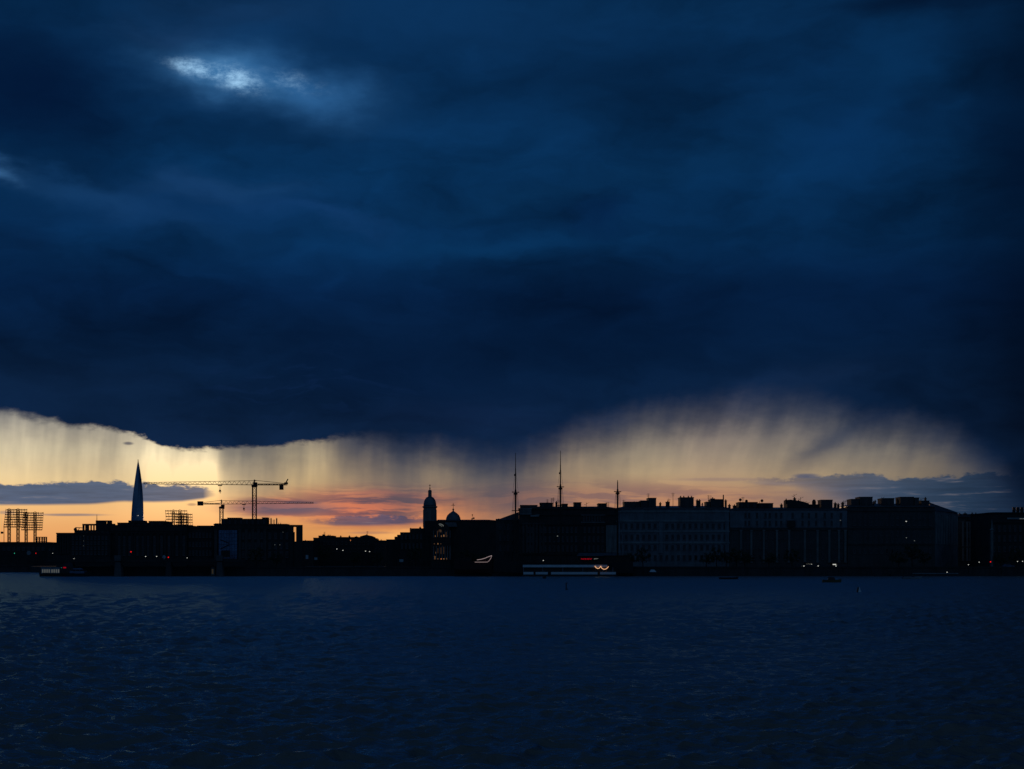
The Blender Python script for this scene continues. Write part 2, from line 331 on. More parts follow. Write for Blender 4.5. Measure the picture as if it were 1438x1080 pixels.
class MB:
    def __init__(s): s.v = []; s.f = []; s.mi = []
    def add(s, vs, fs, mi=0):
        o = len(s.v); s.v += [tuple(p) for p in vs]
        s.f += [tuple(i + o for i in f) for f in fs]; s.mi += [mi] * len(fs)
        return s
    def box(s, x0, x1, y0, y1, z0, z1, mi=0):
        return s.frust(x0, x1, y0, y1, z0, x0, x1, y0, y1, z1, mi)
    def frust(s, x0, x1, y0, y1, z0, X0, X1, Y0, Y1, z1, mi=0):
        vs = [(x0, y0, z0), (x1, y0, z0), (x1, y1, z0), (x0, y1, z0), (X0, Y0, z1), (X1, Y0, z1), (X1, Y1, z1), (X0, Y1, z1)]
        return s.add(vs, [(3, 2, 1, 0), (4, 5, 6, 7), (0, 1, 5, 4), (1, 2, 6, 5), (2, 3, 7, 6), (3, 0, 4, 7)], mi)
    def prism(s, pts, z0, z1, mi=0):          # plan polygon, counter-clockwise
        n = len(pts)
        vs = [(x, y, z0) for x, y in pts] + [(x, y, z1) for x, y in pts]
        fs = [tuple(range(n - 1, -1, -1)), tuple(range(n, 2 * n))] + [(i, (i + 1) % n, n + (i + 1) % n, n + i) for i in range(n)]
        return s.add(vs, fs, mi)
    def slab(s, pts, y0, y1, mi=0):           # outline in x, z given thickness in y
        n = len(pts)
        vs = [(x, y0, z) for x, z in pts] + [(x, y1, z) for x, z in pts]
        fs = [tuple(range(n)), tuple(range(2 * n - 1, n - 1, -1))] + [(i, n + i, n + (i + 1) % n, (i + 1) % n) for i in range(n)]
        return s.add(vs, fs, mi)
    def lathe(s, cx, cy, prof, n=20, mi=0):
        vs = []; fs = []
        for r, z in prof:
            for i in range(n):
                a = 2 * pi * i / n; vs.append((cx + r * cos(a), cy + r * sin(a), z))
        for k in range(len(prof) - 1):
            for i in range(n):
                j = (i + 1) % n; fs.append((k * n + i, k * n + j, (k + 1) * n + j, (k + 1) * n + i))
        fs.append(tuple(range(n - 1, -1, -1))); fs.append(tuple(range((len(prof) - 1) * n, len(prof) * n)))
        return s.add(vs, fs, mi)
    def tube(s, p, q, r, r2=None, n=6, mi=0):
        p = np.array(p, float); q = np.array(q, float); d = q - p; L = np.linalg.norm(d)
        if L < 1e-6: return s
        d /= L; u = np.cross(d, (0, 0, 1) if abs(d[2]) < .9 else (1, 0, 0)); u /= np.linalg.norm(u); v = np.cross(d, u)
        r2 = r if r2 is None else r2
        vs = [p + r * (cos(2 * pi * i / n) * u + sin(2 * pi * i / n) * v) for i in range(n)] + [q + r2 * (cos(2 * pi * i / n) * u + sin(2 * pi * i / n) * v) for i in range(n)]
        fs = [(i, (i + 1) % n, n + (i + 1) % n, n + i) for i in range(n)] + [tuple(range(n - 1, -1, -1)), tuple(range(n, 2 * n))]
        return s.add(vs, fs, mi)
    def ball(s, c, r, n=10, mi=0, sz=1.0):
        k = max(4, n // 2)
        prof = [(max(0.001, r * sin(pi * i / k)), c[2] - r * sz * cos(pi * i / k)) for i in range(k + 1)]
        return s.lathe(c[0], c[1], prof, n, mi)
    def truss(s, p, q, wv, hv, nseg, r, rd, mi=0):   # four-chord lattice between p and q
        p, q, wv, hv = [np.array(a, float) for a in (p, q, wv, hv)]
        cs = [p + a * wv / 2 + b * hv / 2 for a, b in ((-1, -1), (1, -1), (1, 1), (-1, 1))]
        d = q - p
        for c in cs: s.tube(c, c + d, r, n=4, mi=mi)
        for k in range(nseg):
            t0, t1 = k / nseg, (k + 1) / nseg
            for i in range(4):
                a, b = cs[i], cs[(i + 1) % 4]
                if k % 2: a, b = b, a
                s.tube(a + d * t0, b + d * t1, rd, n=3, mi=mi)
                s.tube(cs[i] + d * t1, cs[(i + 1) % 4] + d * t1, rd, n=3, mi=mi)
        return s
    def mesh(s, name, mats):
        me = bpy.data.meshes.new(name); me.from_pydata(s.v, [], s.f)
        for m in (mats if isinstance(mats, (list, tuple)) else [mats]): me.materials.append(m)
        me.polygons.foreach_set('material_index', s.mi); me.update()
        return me
    def build(s, name, mats, parent=None, loc=None, smooth=False):
        """world-space vertices; stored relative to the thing's own base point"""
        o0 = np.array(parent['_o'] if parent is not None and '_o' in parent else (loc or (0, 0, 0)), float)
        s.v = [tuple(np.array(p) - o0) for p in s.v]
        me = s.mesh(name, mats)
        if smooth: me.polygons.foreach_set('use_smooth', [True] * len(me.polygons))
        o = bpy.data.objects.new(name, me); COL.objects.link(o)
        if parent is not None: o.parent = parent; o['_o'] = tuple(o0)
        else: o.location = o0; o['_o'] = tuple(o0)
        return o

def thing(name, label, cat, loc, group=None):
    o = bpy.data.objects.new(name, None); COL.objects.link(o); o.location = loc
    o.empty_display_size = 0.5
    o['label'] = label; o['category'] = cat; o['_o'] = tuple(float(v) for v in loc)
    if group: o['group'] = group
    return o
def tag(o, label, cat, group=None):
    o['label'] = label; o['category'] = cat
    if group: o['group'] = group
    return o
def struct(o, kind='structure'):
    o['kind'] = kind; return o
def copy_tree(o, loc, label, group=None):
    def cp(src, par):
        c = src.copy(); COL.objects.link(c); c.parent = par
        for ch in src.children: cp(ch, c)
        return c
    r = cp(o, None); r.location = loc; r['label'] = label
    if group: r['group'] = group
    return r

ZG = 3.0     # level of the embankment

# ------------------------------------------------------------------ water
def build_water():
    ang = np.linspace(-radians(32), radians(32), 760)
    r = [7.0]
    while r[-1] < 1500:
        r.append(r[-1] + max(0.13, r[-1] ** 2 / 21000.0))
    r = np.array(r)
    A, R = np.meshgrid(ang, r)
    X = R * np.sin(A); Y = R * np.cos(A)
    rng = np.random.RandomState(3)
    Z = np.zeros_like(X); DX = np.zeros_like(X); DY = np.zeros_like(X)
    patch = 0.75 + 0.35 * np.sin(X * .045 + 1.3 * np.sin(Y * .03)) * np.sin(Y * .05 + 0.8 * np.sin(X * .04 + 1))
    for i in range(80):
        lam = 0.34 * (4.6 / 0.34) ** (rng.rand() ** 1.15)
        k = 2 * pi / lam
        th = rng.normal(pi / 2 + 0.35, 0.75)
        amp = 0.0106 * lam ** 0.72
        ph = rng.rand() * 2 * pi
        # waves the grid cannot carry any more fade out; the surface roughness takes over
        step = np.maximum(0.13, R ** 2 / 21000.0)
        fade = np.clip((lam / step - 0.35) / 0.7, 0, 1)
        w = k * (X * cos(th) + Y * sin(th)) + ph + 0.5 * np.sin(0.11 * X + i) + 0.5 * np.sin(0.07 * Y + 2 * i)
        Z += amp * fade * patch * np.sin(w)
        DX += -amp * fade * patch * 0.8 * cos(th) * np.cos(w); DY += -amp * fade * patch * 0.8 * sin(th) * np.cos(w)
    n, m = X.shape
    co = np.stack([X - DX, Y - DY, Z], -1).reshape(-1, 3).astype(np.float32)
    idx = np.arange(n * m).reshape(n, m)
    quads = np.stack([idx[:-1, :-1], idx[:-1, 1:], idx[1:, 1:], idx[1:, :-1]], -1).reshape(-1, 4)
    me = bpy.data.meshes.new('water'); me.vertices.add(len(co)); me.vertices.foreach_set('co', co.ravel())
    me.loops.add(quads.size); me.loops.foreach_set('vertex_index', quads.ravel().astype(np.int32))
    me.polygons.add(len(quads)); me.polygons.foreach_set('loop_start', np.arange(0, quads.size, 4, dtype=np.int32))
    me.polygons.foreach_set('use_smooth', np.ones(len(quads), bool))
    me.update(calc_edges=True)
    mt, w, p = new_mat('river_water')
    tc = w.n('ShaderNodeTexCoord'); o = tc.outputs['Object']
    b1 = w.noise(w.v('MULTIPLY', o, (0.5, 1.0, 1)), 1.6, 5, 0.65)
    b2 = w.noise(w.v('MULTIPLY', o, (0.45, 1.0, 1)), 0.35, 4, 0.6)
    b3 = w.noise(w.v('MULTIPLY', o, (0.4, 1.0, 1)), 0.10, 3, 0.6)
    h = w.m('ADD', w.m('ADD', w.m('MULTIPLY', b1, 0.26), w.m('MULTIPLY', b2, 0.6)), w.m('MULTIPLY', b3, 1.6))
    bp = w.n('ShaderNodeBump'); bp.inputs['Strength'].default_value = 1.0; bp.inputs['Distance'].default_value = 0.7
    w.link(h, bp.inputs['Height'])
    gl = w.n('ShaderNodeBsdfGlossy'); gl.inputs['Color'].default_value = (0.37, 0.70, 0.90, 1); gl.inputs['Roughness'].default_value = 0.25
    df = w.n('ShaderNodeBsdfDiffuse'); df.inputs['Color'].default_value = (0.27, 0.21, 0.17, 1)
    fr = w.n('ShaderNodeFresnel'); fr.inputs['IOR'].default_value = 1.333
    mx = w.n('ShaderNodeMixShader')
    for q in (gl, df, fr): w.link(bp.outputs[0], q.inputs['Normal'])
    w.link(fr.outputs[0], mx.inputs[0]); w.link(df.outputs[0], mx.inputs[1]); w.link(gl.outputs[0], mx.inputs[2])
    w.t.nodes.remove(p)
    outn = [q for q in w.t.nodes if q.type == 'OUTPUT_MATERIAL'][0]; w.link(mx.outputs[0], outn.inputs['Surface'])
    me.materials.append(mt)
    ob = bpy.data.objects.new('water', me); COL.objects.link(ob); struct(ob)
build_water()

# ------------------------------------------------------------------ land
SHORE = 563.0
def build_land():
    s = MB()
    xa = PX(62, SHORE)
    pts = [(-9000, 790), (PX(40, 790), 790), (xa - 6, 640), (xa, SHORE + 1.0), (900, SHORE + 1.0), (9000, 900), (16000, 16000), (-16000, 16000)]
    s.prism(pts, -2.0, ZG)
    struct(s.build('ground', M['ground']))
    r = MB(); r.prism([(xa + 4, SHORE + 8), (520, SHORE + 8), (520, SHORE + 19), (xa + 4, SHORE + 19)], ZG + 0.004, ZG + 0.008)
    struct(r.build('road', M['asphalt']))
    t = thing('embankment_wall', 'long dark granite river wall with a coping along the far bank', 'wall', (100, SHORE, 0))
    b = MB(); b.box(xa, 560, SHORE - 0.6, SHORE + 0.9, -1.0, 3.0)
    for k in range(60):
        px = xa + 6 + k * 12
        if px < 556: b.box(px - .5, px + .5, SHORE - 0.8, SHORE - 0.6, -1, 2.95)
    b.build('wall_face', M['stone'], t)
    c = MB(); c.box(xa - .2, 560, SHORE - 0.9, SHORE + 0.4, 3.0, 3.4); c.box(xa - .3, 560, SHORE - 1.0, SHORE + 0.5, 3.4, 3.52); c.build('coping', M['stone'], t)
    l = thing('embankment_wall', 'low far river wall at the left edge behind the passenger boat', 'wall', (PX(0, 790), 789.5, 0))
    b = MB(); b.box(-700, PX(44, 790), 788.6, 789.9, -1, 3.0); b.build('wall_face', M['stone'], l)
    b = MB(); b.box(-700.2, PX(44, 790) + .2, 788.3, 789.6, 3.0, 3.8); b.build('coping', M['stone'], l)
build_land()

# ------------------------------------------------------------------ houses
def window_mesh(w, h, lit=None):
    s = MB()
    f = min(0.14, w * .12)
    s.box(-w / 2 + f, w / 2 - f, -0.05, 0.0, f, h - f, 0)
    for a, b, c, d in ((-w / 2, -w / 2 + f, 0, h), (w / 2 - f, w / 2, 0, h), (-w / 2 + f, w / 2 - f, 0, f), (-w / 2 + f, w / 2 - f, h - f, h), (-f / 3, f / 3, f, h - f)):
        s.box(a, b, -0.12, 0.0, c, d, 1)
    s.box(-w / 2 - .12, w / 2 + .12, -0.25, 0.0, -0.14, 0, 1)
    return s.mesh('window', [lit or M['glass'], M['frame']])

def add_windows(t, Y, cols, rows, w, skip=(), lit=None, name='window', rot=0.0, frm=None):
    me = window_mesh(w * Y / F, (rows[0][1] - rows[0][0]) * Y / F, lit)
    o0 = t['_o']
    for j, (a, b) in enumerate(rows):
        for i, c in enumerate(cols):
            if (i, j) in skip: continue
            o = bpy.data.objects.new(name, me); COL.objects.link(o); o.parent = t
            o.location = (PX(c, Y) - o0[0], Y - 0.02 - o0[1], PZ(b, Y) - o0[2])

def chimney(t, x0, x1, top, Y, base, dy=3.0, m='brick', d=1.6):
    X0, X1, zt, zb = PX(x0, Y), PX(x1, Y), PZ(top, Y), PZ(base, Y)
    y = Y + dy
    s = MB(); s.box(X0 + .1, X1 - .1, y, y + d, zb - 1.2, zt - .45); s.box(X0 - .02, X1 + .02, y - .12, y + d + .12, zt - .45, zt - .2)
    n = max(1, int((X1 - X0) / .9))
    for k in range(n):
        cx = X0 + (k + .5) * (X1 - X0) / n
        s.lathe(cx, y + d / 2, [(.22, zt - .2), (.2, zt + .25), (.25, zt + .3)], 8)
    s.build('chimney', M[m], t)

def penthouse(t, x0, x1, top, Y, base, dy=3.0, m='dark', d=6.0, name='roof_house'):
    X0, X1, zt, zb = PX(x0, Y), PX(x1, Y), PZ(top, Y), PZ(base, Y)
    y = Y + dy
    s = MB(); s.box(X0 + .12, X1 - .12, y + .12, y + d, zb - 1.5, zt - .3); s.box(X0, X1, y, y + d + .2, zt - .3, zt)
    p = s.build(name, M[m], t)
    nw = int((X1 - X0) / 2.2)
    if zt - zb > 1.6 and nw:
        for k in range(nw):
            g = MB(); cx = X0 + (k + .5) * (X1 - X0) / nw
            g.box(cx - .45, cx + .45, y + .06, y + .12, zb + .3, zt - .6)
            g.build('window', M['glass'], p)
    return p

def antenna(t, x, top, base, Y, dy=4.0, kind=0):
    X, zt, zb = PX(x, Y), PZ(top, Y), PZ(base, Y); y = Y + dy
    s = MB(); s.tube((X, y, zb - 1), (X, y, zt), .09, .07, 5)
    if kind == 0:
        for k in range(3): s.tube((X - .7 + .1 * k, y, zt - .3 - .5 * k), (X + .7 - .1 * k, y, zt - .3 - .5 * k), .05, n=4)
    if kind == 1: s.ball((X, y, zt), .6, 10)
    if kind == 2:
        s.tube((X, y, zt - .6), (X + 1.2, y, zt), .06, n=4); s.tube((X, y, zt - 1.0), (X - .9, y, zt - .7), .06, n=4)
    s.build('antenna', M['steel'], t)

def house(name, label, x0, x1, eave, Y, depth, wall, cat='building', roof=None, inset=6.0, cornices=(), roofmat='roof', zb=ZG, group=None, parapet=0):
    X0, X1, ze = PX(x0, Y), PX(x1, Y), PZ(eave, Y)
    t = thing(name, label, cat, ((X0 + X1) / 2, Y, zb), group)
    s = MB(); s.box(X0, X1, Y, Y + depth, zb - .05, ze); s.build('wall', M[wall], t)
    if roof is not None:
        zr = PZ(roof, Y); i = min(inset, (X1 - X0) * .45, depth * .45)
        r = MB(); r.frust(X0 - .35, X1 + .35, Y - .45, Y + depth + .4, ze + .003, X0 - .35, X1 + .35, Y - .45, Y + depth + .4, ze + .35)
        r.frust(X0 - .2, X1 + .2, Y - .3, Y + depth + .2, ze + .353, X0 + i * .6, X1 - i * .6, Y + i, Y + depth - i, max(zr, ze + .5))
        r.build('roof', M[roofmat], t)
    else:
        r = MB(); r.box(X0 - .15, X1 + .15, Y - .2, Y + depth + .15, ze + .003, ze + .4)
        r.build('roof', M[roofmat], t)
    for c in cornices:
        zc = PZ(c, Y); b = MB(); b.box(X0 - .12, X1 + .12, Y - .4, Y - .003, zc - .22, zc + .22); b.box(X0 - .08, X1 + .08, Y - .25, Y - .003, zc - .5, zc - .223)
        b.build('cornice', M['trim'] if wall in ('pale', 'cool') else M[wall], t)
    return t

def pilasters(t, Y, xs, top, bot, m='trim', w=1.2):
    for x in xs:
        X = PX(x, Y); a, b = PZ(bot, Y), PZ(top, Y)
        s = MB(); s.box(X - w / 2, X + w / 2, Y - .32, Y - .003, a, b); s.box(X - w / 2 - .15, X + w / 2 + .15, Y - .42, Y - .003, b + .003, b + .5)
        s.box(X - w / 2 - .12, X + w / 2 + .12, Y - .40, Y - .003, a - .6, a - .003)
        s.build('pilaster', M[m], t)

def cols(a, b, n): return [a + (b - a) * (i + .5) / n for i in range(n)]

def right_bank():
    Y = 600
    def clutter(t, a, b, base, Y, seed):
        r = random.Random(seed)
        n = int((b - a) / 11)
        for i in range(n):
            x = a + (b - a) * (i + r.uniform(.1, .9)) / n; q = r.random()
            if q < .45: chimney(t, x - .8, x + .8 + r.random(), base - r.uniform(1.2, 3.8), Y, base, r.uniform(7, 13), 'dark', 1.2)
            elif q < .8: antenna(t, x, base - r.uniform(3.5, 8.5), base, Y, r.uniform(5, 12), r.choice((0, 0, 2, 3)))
    # small house with a sloped roof
    t = house('corner_house', 'narrow grey house with a single sloped roof left of the front mast', 696.6, 737, 730, 622, 14, 'dim', roof=None)
    s = MB(); Y1 = 621.6
    s.slab([(PX(696.5, Y1), PZ(730.5, Y1)), (PX(728.6, Y1), PZ(730.5, Y1)), (PX(728.6, Y1), PZ(719, Y1)), (PX(719, Y1), PZ(722.3, Y1))], Y1, Y1 + 15)
    s.build('roof', M['roof'], t)
    add_windows(t, 622, cols(700, 727, 5), [(736, 744), (751, 759), (766, 774)], 3.0)
    for x in (706, 717): pilasters(t, 622, [x], 734, 785, 'dim')
    chimney(t, 699, 701.5, 728.8, 622, 733)
    # tall dark house behind the front mast with a balustraded top floor
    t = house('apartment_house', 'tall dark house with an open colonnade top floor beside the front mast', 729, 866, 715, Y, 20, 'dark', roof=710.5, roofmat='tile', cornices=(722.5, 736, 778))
    s = MB(); Yc = Y + .6
    for k in range(9):
        X = PX(731.5 + k * 1.75, Y)
        s.box(X - .13, X + .13, Y - .6, Y - .3, PZ(721.5, Y), PZ(714.8, Y))
    s.box(PX(730, Y), PX(747, Y), Y - .7, Y - .25, PZ(714.8, Y), PZ(714.0, Y)); s.box(PX(730, Y), PX(747, Y), Y - .7, Y - .25, PZ(722.5, Y), PZ(721.5, Y))
    s.build('colonnade', M['trim'], t)
    penthouse(t, 730, 755, 709, Y, 714, .5, 'dim', 12)
    penthouse(t, 758, 777, 705.5, Y, 713, 2, 'dark', 10); chimney(t, 780, 783.5, 704.2, Y, 712)
    penthouse(t, 789, 798, 707, Y, 713, 2, 'dark', 8, 'roof_house'); penthouse(t, 806, 817, 705, Y, 713, 2, 'dark', 8); penthouse(t, 840, 853, 706.5, Y, 713, 2, 'dark', 8)
    for x, y in ((769, 700.5), (775, 699), (777.5, 698), (855, 704.5), (785, 701)): antenna(t, x, y, 710, Y, 4, 0)
    s = MB(); s.box(PX(745, Y), PX(757, Y), Y - 1.0, Y - .3, PZ(725.5, Y), PZ(723.4, Y)); s.box(PX(752, Y), PX(758, Y), Y - 1.1, Y - .31, PZ(723.4, Y), PZ(722.7, Y)); s.build('balcony', M['trim'], t)
    add_windows(t, Y, cols(818, 849, 8), [(724.5, 731.5)], 2.0)
    b = MB(); b.box(PX(816, Y), PX(850, Y), Y - .5, Y - .003, PZ(734.2, Y), PZ(732.8, Y)); b.build('ledge', M['pale'], t)
    b = MB(); b.box(PX(816, Y), PX(850, Y), Y - .45, Y - .003, PZ(723.8, Y), PZ(722.9, Y)); b.build('ledge', M['pale'], t)
    add_windows(t, Y, cols(732, 812, 13), [(740, 748), (753, 761), (766, 774)], 2.8)
    add_windows(t, Y, cols(818, 862, 7), [(740, 748), (753, 761), (766, 774)], 2.8)
    pilasters(t, Y, [735 + 4.7 * i for i in range(7)], 736, 776, 'dim', .8)
    add_windows(t, Y, [783], [(752, 754)], 2.0, lit=M['lampdim'], name='lit_window')
    s = MB(); s.box(PX(851, Y), PX(866, Y), Y - .5, Y - .003, PZ(776, Y), PZ(737.5, Y)); s.build('bay', M['pale'], t)

    clutter(t, 792, 864, 709, Y, 4)
    # long pale house with rows of windows
    t = house('apartment_house', 'long pale house with even rows of dark windows behind the third mast', 866.6, 1024, 714.5, Y, 22, 'cool', roof=709.5, inset=7, cornices=(718, 731.5, 746, 762))
    add_windows(t, Y, cols(867, 1022, 19), [(735, 742.5), (750, 758), (765.5, 772.5), (780, 787)], 4.0)
    for c in cols(867, 1022, 19)[0:3] + cols(867, 1022, 19)[13:]: pass
    pilasters(t, Y, [868.5, 928, 1021], 733, 775, 'cool', 1.5)
    penthouse(t, 877, 900, 704, Y, 712, 3, 'dim', 9); penthouse(t, 900.2, 911, 702.3, Y, 712, 3, 'dim', 9); penthouse(t, 911.2, 923, 698.5, Y, 712, 3, 'dim', 9)
    chimney(t, 936, 942, 703.5, Y, 711); chimney(t, 927, 930, 705.5, Y, 711)
    penthouse(t, 956, 976, 697.8, Y, 712, 3, 'dim', 8)
    for x in (958, 962.5, 969, 973.5): chimney(t, x - 1, x + 1, 696.5, Y, 698, 5)
    chimney(t, 979, 985.5, 701.5, Y, 711); penthouse(t, 993, 999, 704, Y, 711, 3, 'dim', 7); penthouse(t, 999.2, 1017, 700.5, Y, 711, 3, 'dim', 8); chimney(t, 1000.5, 1006.5, 698.5, Y, 701, 5)
    antenna(t, 997.5, 694.5, 706, Y, 5, 0); antenna(t, 1000.8, 695, 702, Y, 5, 3); s = MB(); s.tube((PX(1016.8, Y), Y + 2, PZ(712, Y)), (PX(1016.8, Y), Y + 2, PZ(694.5, Y)), .28, .22, 8); s.build('flue', M['steel'], t)
    chimney(t, 1018.5, 1021.5, 702, Y, 712, 1)
    antenna(t, 912, 692, 700, Y, 5, 0); antenna(t, 947, 691, 708, Y, 5, 0)

    clutter(t, 872, 1020, 707.5, Y, 5)
    # house with a bluish attic storey
    t = house('apartment_house', 'broad house with a bluish double attic storey above bare dark lower walls', 1024.6, 1190, 716, Y, 22, 'dim', roof=711.8, cornices=(743,))
    s = MB(); s.box(PX(1025, Y), PX(1189.6, Y), Y - .3, Y - .003, PZ(741, Y), PZ(717, Y)); s.build('attic_wall', M['cool'], t)
    sk = MB()
    add_windows(t, Y - .3, [1047, 1052, 1063, 1075, 1081, 1090, 1097, 1113, 1127, 1136, 1146, 1158, 1168, 1181], [(720, 727.5), (731, 738.5)], 3.0)
    add_windows(t, Y, cols(1028, 1186, 18), [(748, 757), (762, 771), (778, 786)], 2.9)
    pilasters(t, Y, [1040.5, 1055, 1072.5, 1091, 1108, 1130, 1148, 1164.5, 1178, 1187], 746, 788, 'pale', .8)
    b = MB(); b.box(PX(1105, Y), PX(1116, Y), Y - 1.4, Y - .31, PZ(740, Y), PZ(731, Y)); b.build('bay', M['dark'], t)
    penthouse(t, 1039, 1066, 704.5, Y, 713, 3, 'dark', 8); penthouse(t, 1066.3, 1088, 706, Y, 713, 3, 'dark', 8)
    antenna(t, 1042.3, 701.2, 707, Y, 5, 1); antenna(t, 1046, 697, 707, Y, 5, 0); antenna(t, 1069.5, 703, 707, Y, 5, 3); antenna(t, 1051, 703, 706, Y, 5, 1); antenna(t, 1073, 702.5, 707, Y, 5, 1)
    chimney(t, 1024.5, 1028, 708, Y, 714); chimney(t, 1031, 1036, 708.8, Y, 714); chimney(t, 1098, 1101.5, 707.5, Y, 713)
    s = MB(); Y2 = Y + 4
    s.slab([(PX(1105.5, Y2), PZ(713, Y2)), (PX(1138, Y2), PZ(713, Y2)), (PX(1136, Y2), PZ(707, Y2)), (PX(1128, Y2), PZ(704.5, Y2)), (PX(1121, Y2), PZ(703, Y2)), (PX(1110, Y2), PZ(701.6, Y2)), (PX(1105.5, Y2), PZ(702, Y2))], Y2, Y2 + 8)
    s.build('roof_gable', M['dark'], t)
    chimney(t, 1118, 1121.4, 698.3, Y, 703, 5); chimney(t, 1106, 1109.5, 700.5, Y, 703, 5); chimney(t, 1124.5, 1126.5, 702, Y, 705, 5)
    for x, y in ((1119, 693), (1128, 697), (1133, 703), (1137.5, 704)): antenna(t, x, y, 708, Y, 6, 2)
    penthouse(t, 1139.5, 1153.5, 707.8, Y, 713, 3, 'dark', 5); antenna(t, 1146.6, 703, 709, Y, 4.5, 1)
    s = MB(); s.lathe(PX(1146.6, Y), Y + 5, [(.75, PZ(709, Y)), (.8, PZ(704, Y)), (.55, PZ(701.6, Y)), (.1, PZ(700.6, Y))], 12); s.build('roof_cowl', M['steel'], t)
    penthouse(t, 1155, 1172, 701.2, Y, 713, 3, 'dim', 7); chimney(t, 1174, 1177.5, 705.5, Y, 713); chimney(t, 1178.5, 1181.5, 707, Y, 713); chimney(t, 1184.5, 1188, 705, Y, 713); antenna(t, 1188.5, 702, 711, Y, 5, 2)
    add_windows(t, Y - .3, [1180], [(730, 731.6)], 1.6, lit=M['lampdim'], name='lit_window')

    clutter(t, 1030, 1186, 710.5, Y, 6)
    # corner house
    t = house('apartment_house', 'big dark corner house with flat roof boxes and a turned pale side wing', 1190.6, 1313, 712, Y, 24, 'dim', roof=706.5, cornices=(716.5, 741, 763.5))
    add_windows(t, Y, cols(1196, 1310, 15), [(722, 729), (731, 738), (746, 753), (754.5, 761.5), (769, 777)], 3.4)
    add_windows(t, Y - .14, [1272.5], [(731.4, 733.0)], 2.4, lit=M['lamp'], name='lit_window'); add_windows(t, Y - .14, [1272.8], [(754.4, 755.9)], 1.7, lit=M['lampdim'], name='lit_window'); add_windows(t, Y - .14, [1284], [(758.8, 760)], 1.8, lit=M['lampdim'], name='lit_window')
    Yb = Y + 30
    s = MB(); s.prism([(PX(1313, Y) + .01, Y + .4), (PX(1345, Yb), Yb), (PX(1345, Yb) - 10, Yb + 12), (PX(1313, Y) + .01, Y + 23)], ZG - .05, PZ(717.5, Y)); wing = s.build('side_wing', M['cool'], t)
    p0 = np.array((PX(1313, Y) + .01, Y + .4)); p1 = np.array((PX(1345, Yb), Yb)); d = (p1 - p0) / np.linalg.norm(p1 - p0); nrm = np.array((d[1], -d[0]))
    L = np.linalg.norm(p1 - p0)
    for k in range(9):
        c = p0 + d * (L * (k + .5) / 9); a = c - d * .45; b = c + d * .45
        for z0, z1 in ((740, 718.5),):
            q = MB(); q.prism([tuple(a + nrm * .35), tuple(b + nrm * .35), tuple(b), tuple(a)], PZ(764, Y), PZ(722, Y)); q.build('pilaster', M['trim'], wing)
    rf = MB(); zr = PZ(706.5, Y)
    A = (PX(1313, Y) - 3, Y + 6); 
    e0 = (PX(1313, Y) - .2, Y - .2); e1 = (PX(1346, Yb) + .4, Yb - .3); e2 = (PX(1345, Yb) - 9, Yb + 12); e3 = (PX(1313, Y) - .2, Y + 23.5); zb_ = PZ(717.2, Y)
    rf.add([(e0[0], e0[1], zb_), (e1[0], e1[1], zb_), (e2[0], e2[1], zb_), (e3[0], e3[1], zb_), (PX(1309, Y), Y + 7, PZ(703.5, Y)), (PX(1309, Y), Y + 16, PZ(703.5, Y))], [(0, 1, 4), (1, 2, 5, 4), (2, 3, 5), (3, 2, 1, 0), (0, 4, 5, 3)])
    rf.build('hip_roof', M['roof'], t)
    for a, b, c in ((1197, 1208.8, 700.2), (1209, 1228, 697.2), (1241, 1258.5, 699), (1266.5, 1286, 697.2), (1286.3, 1293.5, 698.3), (1296, 1308, 702.5)):
        penthouse(t, a, b, c, Y, 709, 2.5, 'dim', 8)
    chimney(t, 1262, 1265.5, 701, Y, 709); chimney(t, 1303, 1305.3, 698.3, Y, 704, 4); antenna(t, 1297, 699, 704, Y, 4, 2); chimney(t, 1229, 1231, 704, Y, 708); chimney(t, 1312, 1316, 705, Y, 712, 8); antenna(t, 1190, 702.5, 710, Y, 4, 2)
    clutter(t, 1196, 1308, 704.5, Y, 8)
    # gabled house with pale vertical bays
    Y = 640
    t = house('gabled_house', 'lower grey house with a pointed gable and pale vertical bays, right of the corner house', 1344, 1389, 727, Y, 18, 'dim', roof=721.3, roofmat='tile', cornices=(768,))
    s = MB(); s.slab([(PX(1356, Y), PZ(731, Y)), (PX(1374, Y), PZ(731, Y)), (PX(1365, Y), PZ(722.5, Y))], Y - .9, Y + 6); s.build('gable', M['dark'], t)
    pilasters(t, Y, [1352, 1358, 1362.5, 1368, 1373, 1378, 1383], 734, 786, 'pale', .8)
    add_windows(t, Y, [1355, 1360.3, 1365.3, 1370.5, 1375.5, 1380.5], [(740, 748), (754, 762), (772, 780)], 2.4)
    for a, b, c in ((1351, 1354, 720.5), (1358, 1362, 719.8), (1369, 1371, 720), (1374, 1376.5, 720.3)): chimney(t, a, b, c, Y, 726, 4)
    # low wide house at the right edge
    Y = 590
    t = house('apartment_house', 'low wide black house with a rooftop sign frame at the right edge', 1389, 1500, 721, Y, 24, 'dark', roof=718.6, roofmat='tile', cornices=(733,))
    add_windows(t, Y, cols(1392, 1496, 14), [(738, 746), (752, 760), (767, 775)], 3.0)
    b = MB(); b.box(PX(1414, Y), PX(1500, Y), Y - .6, Y - .003, PZ(729.3, Y), PZ(727, Y)); b.build('light_band', M['trim'], t)
    for k in range(4):
        g = MB(); g.box(PX(1432 + k * 2.2, Y) - .15, PX(1432 + k * 2.2, Y) + .15, Y - .75, Y - .61, PZ(729.0, Y), PZ(728.2, Y)); g.build('lamp', M['lampdim'], t)
    s = MB()
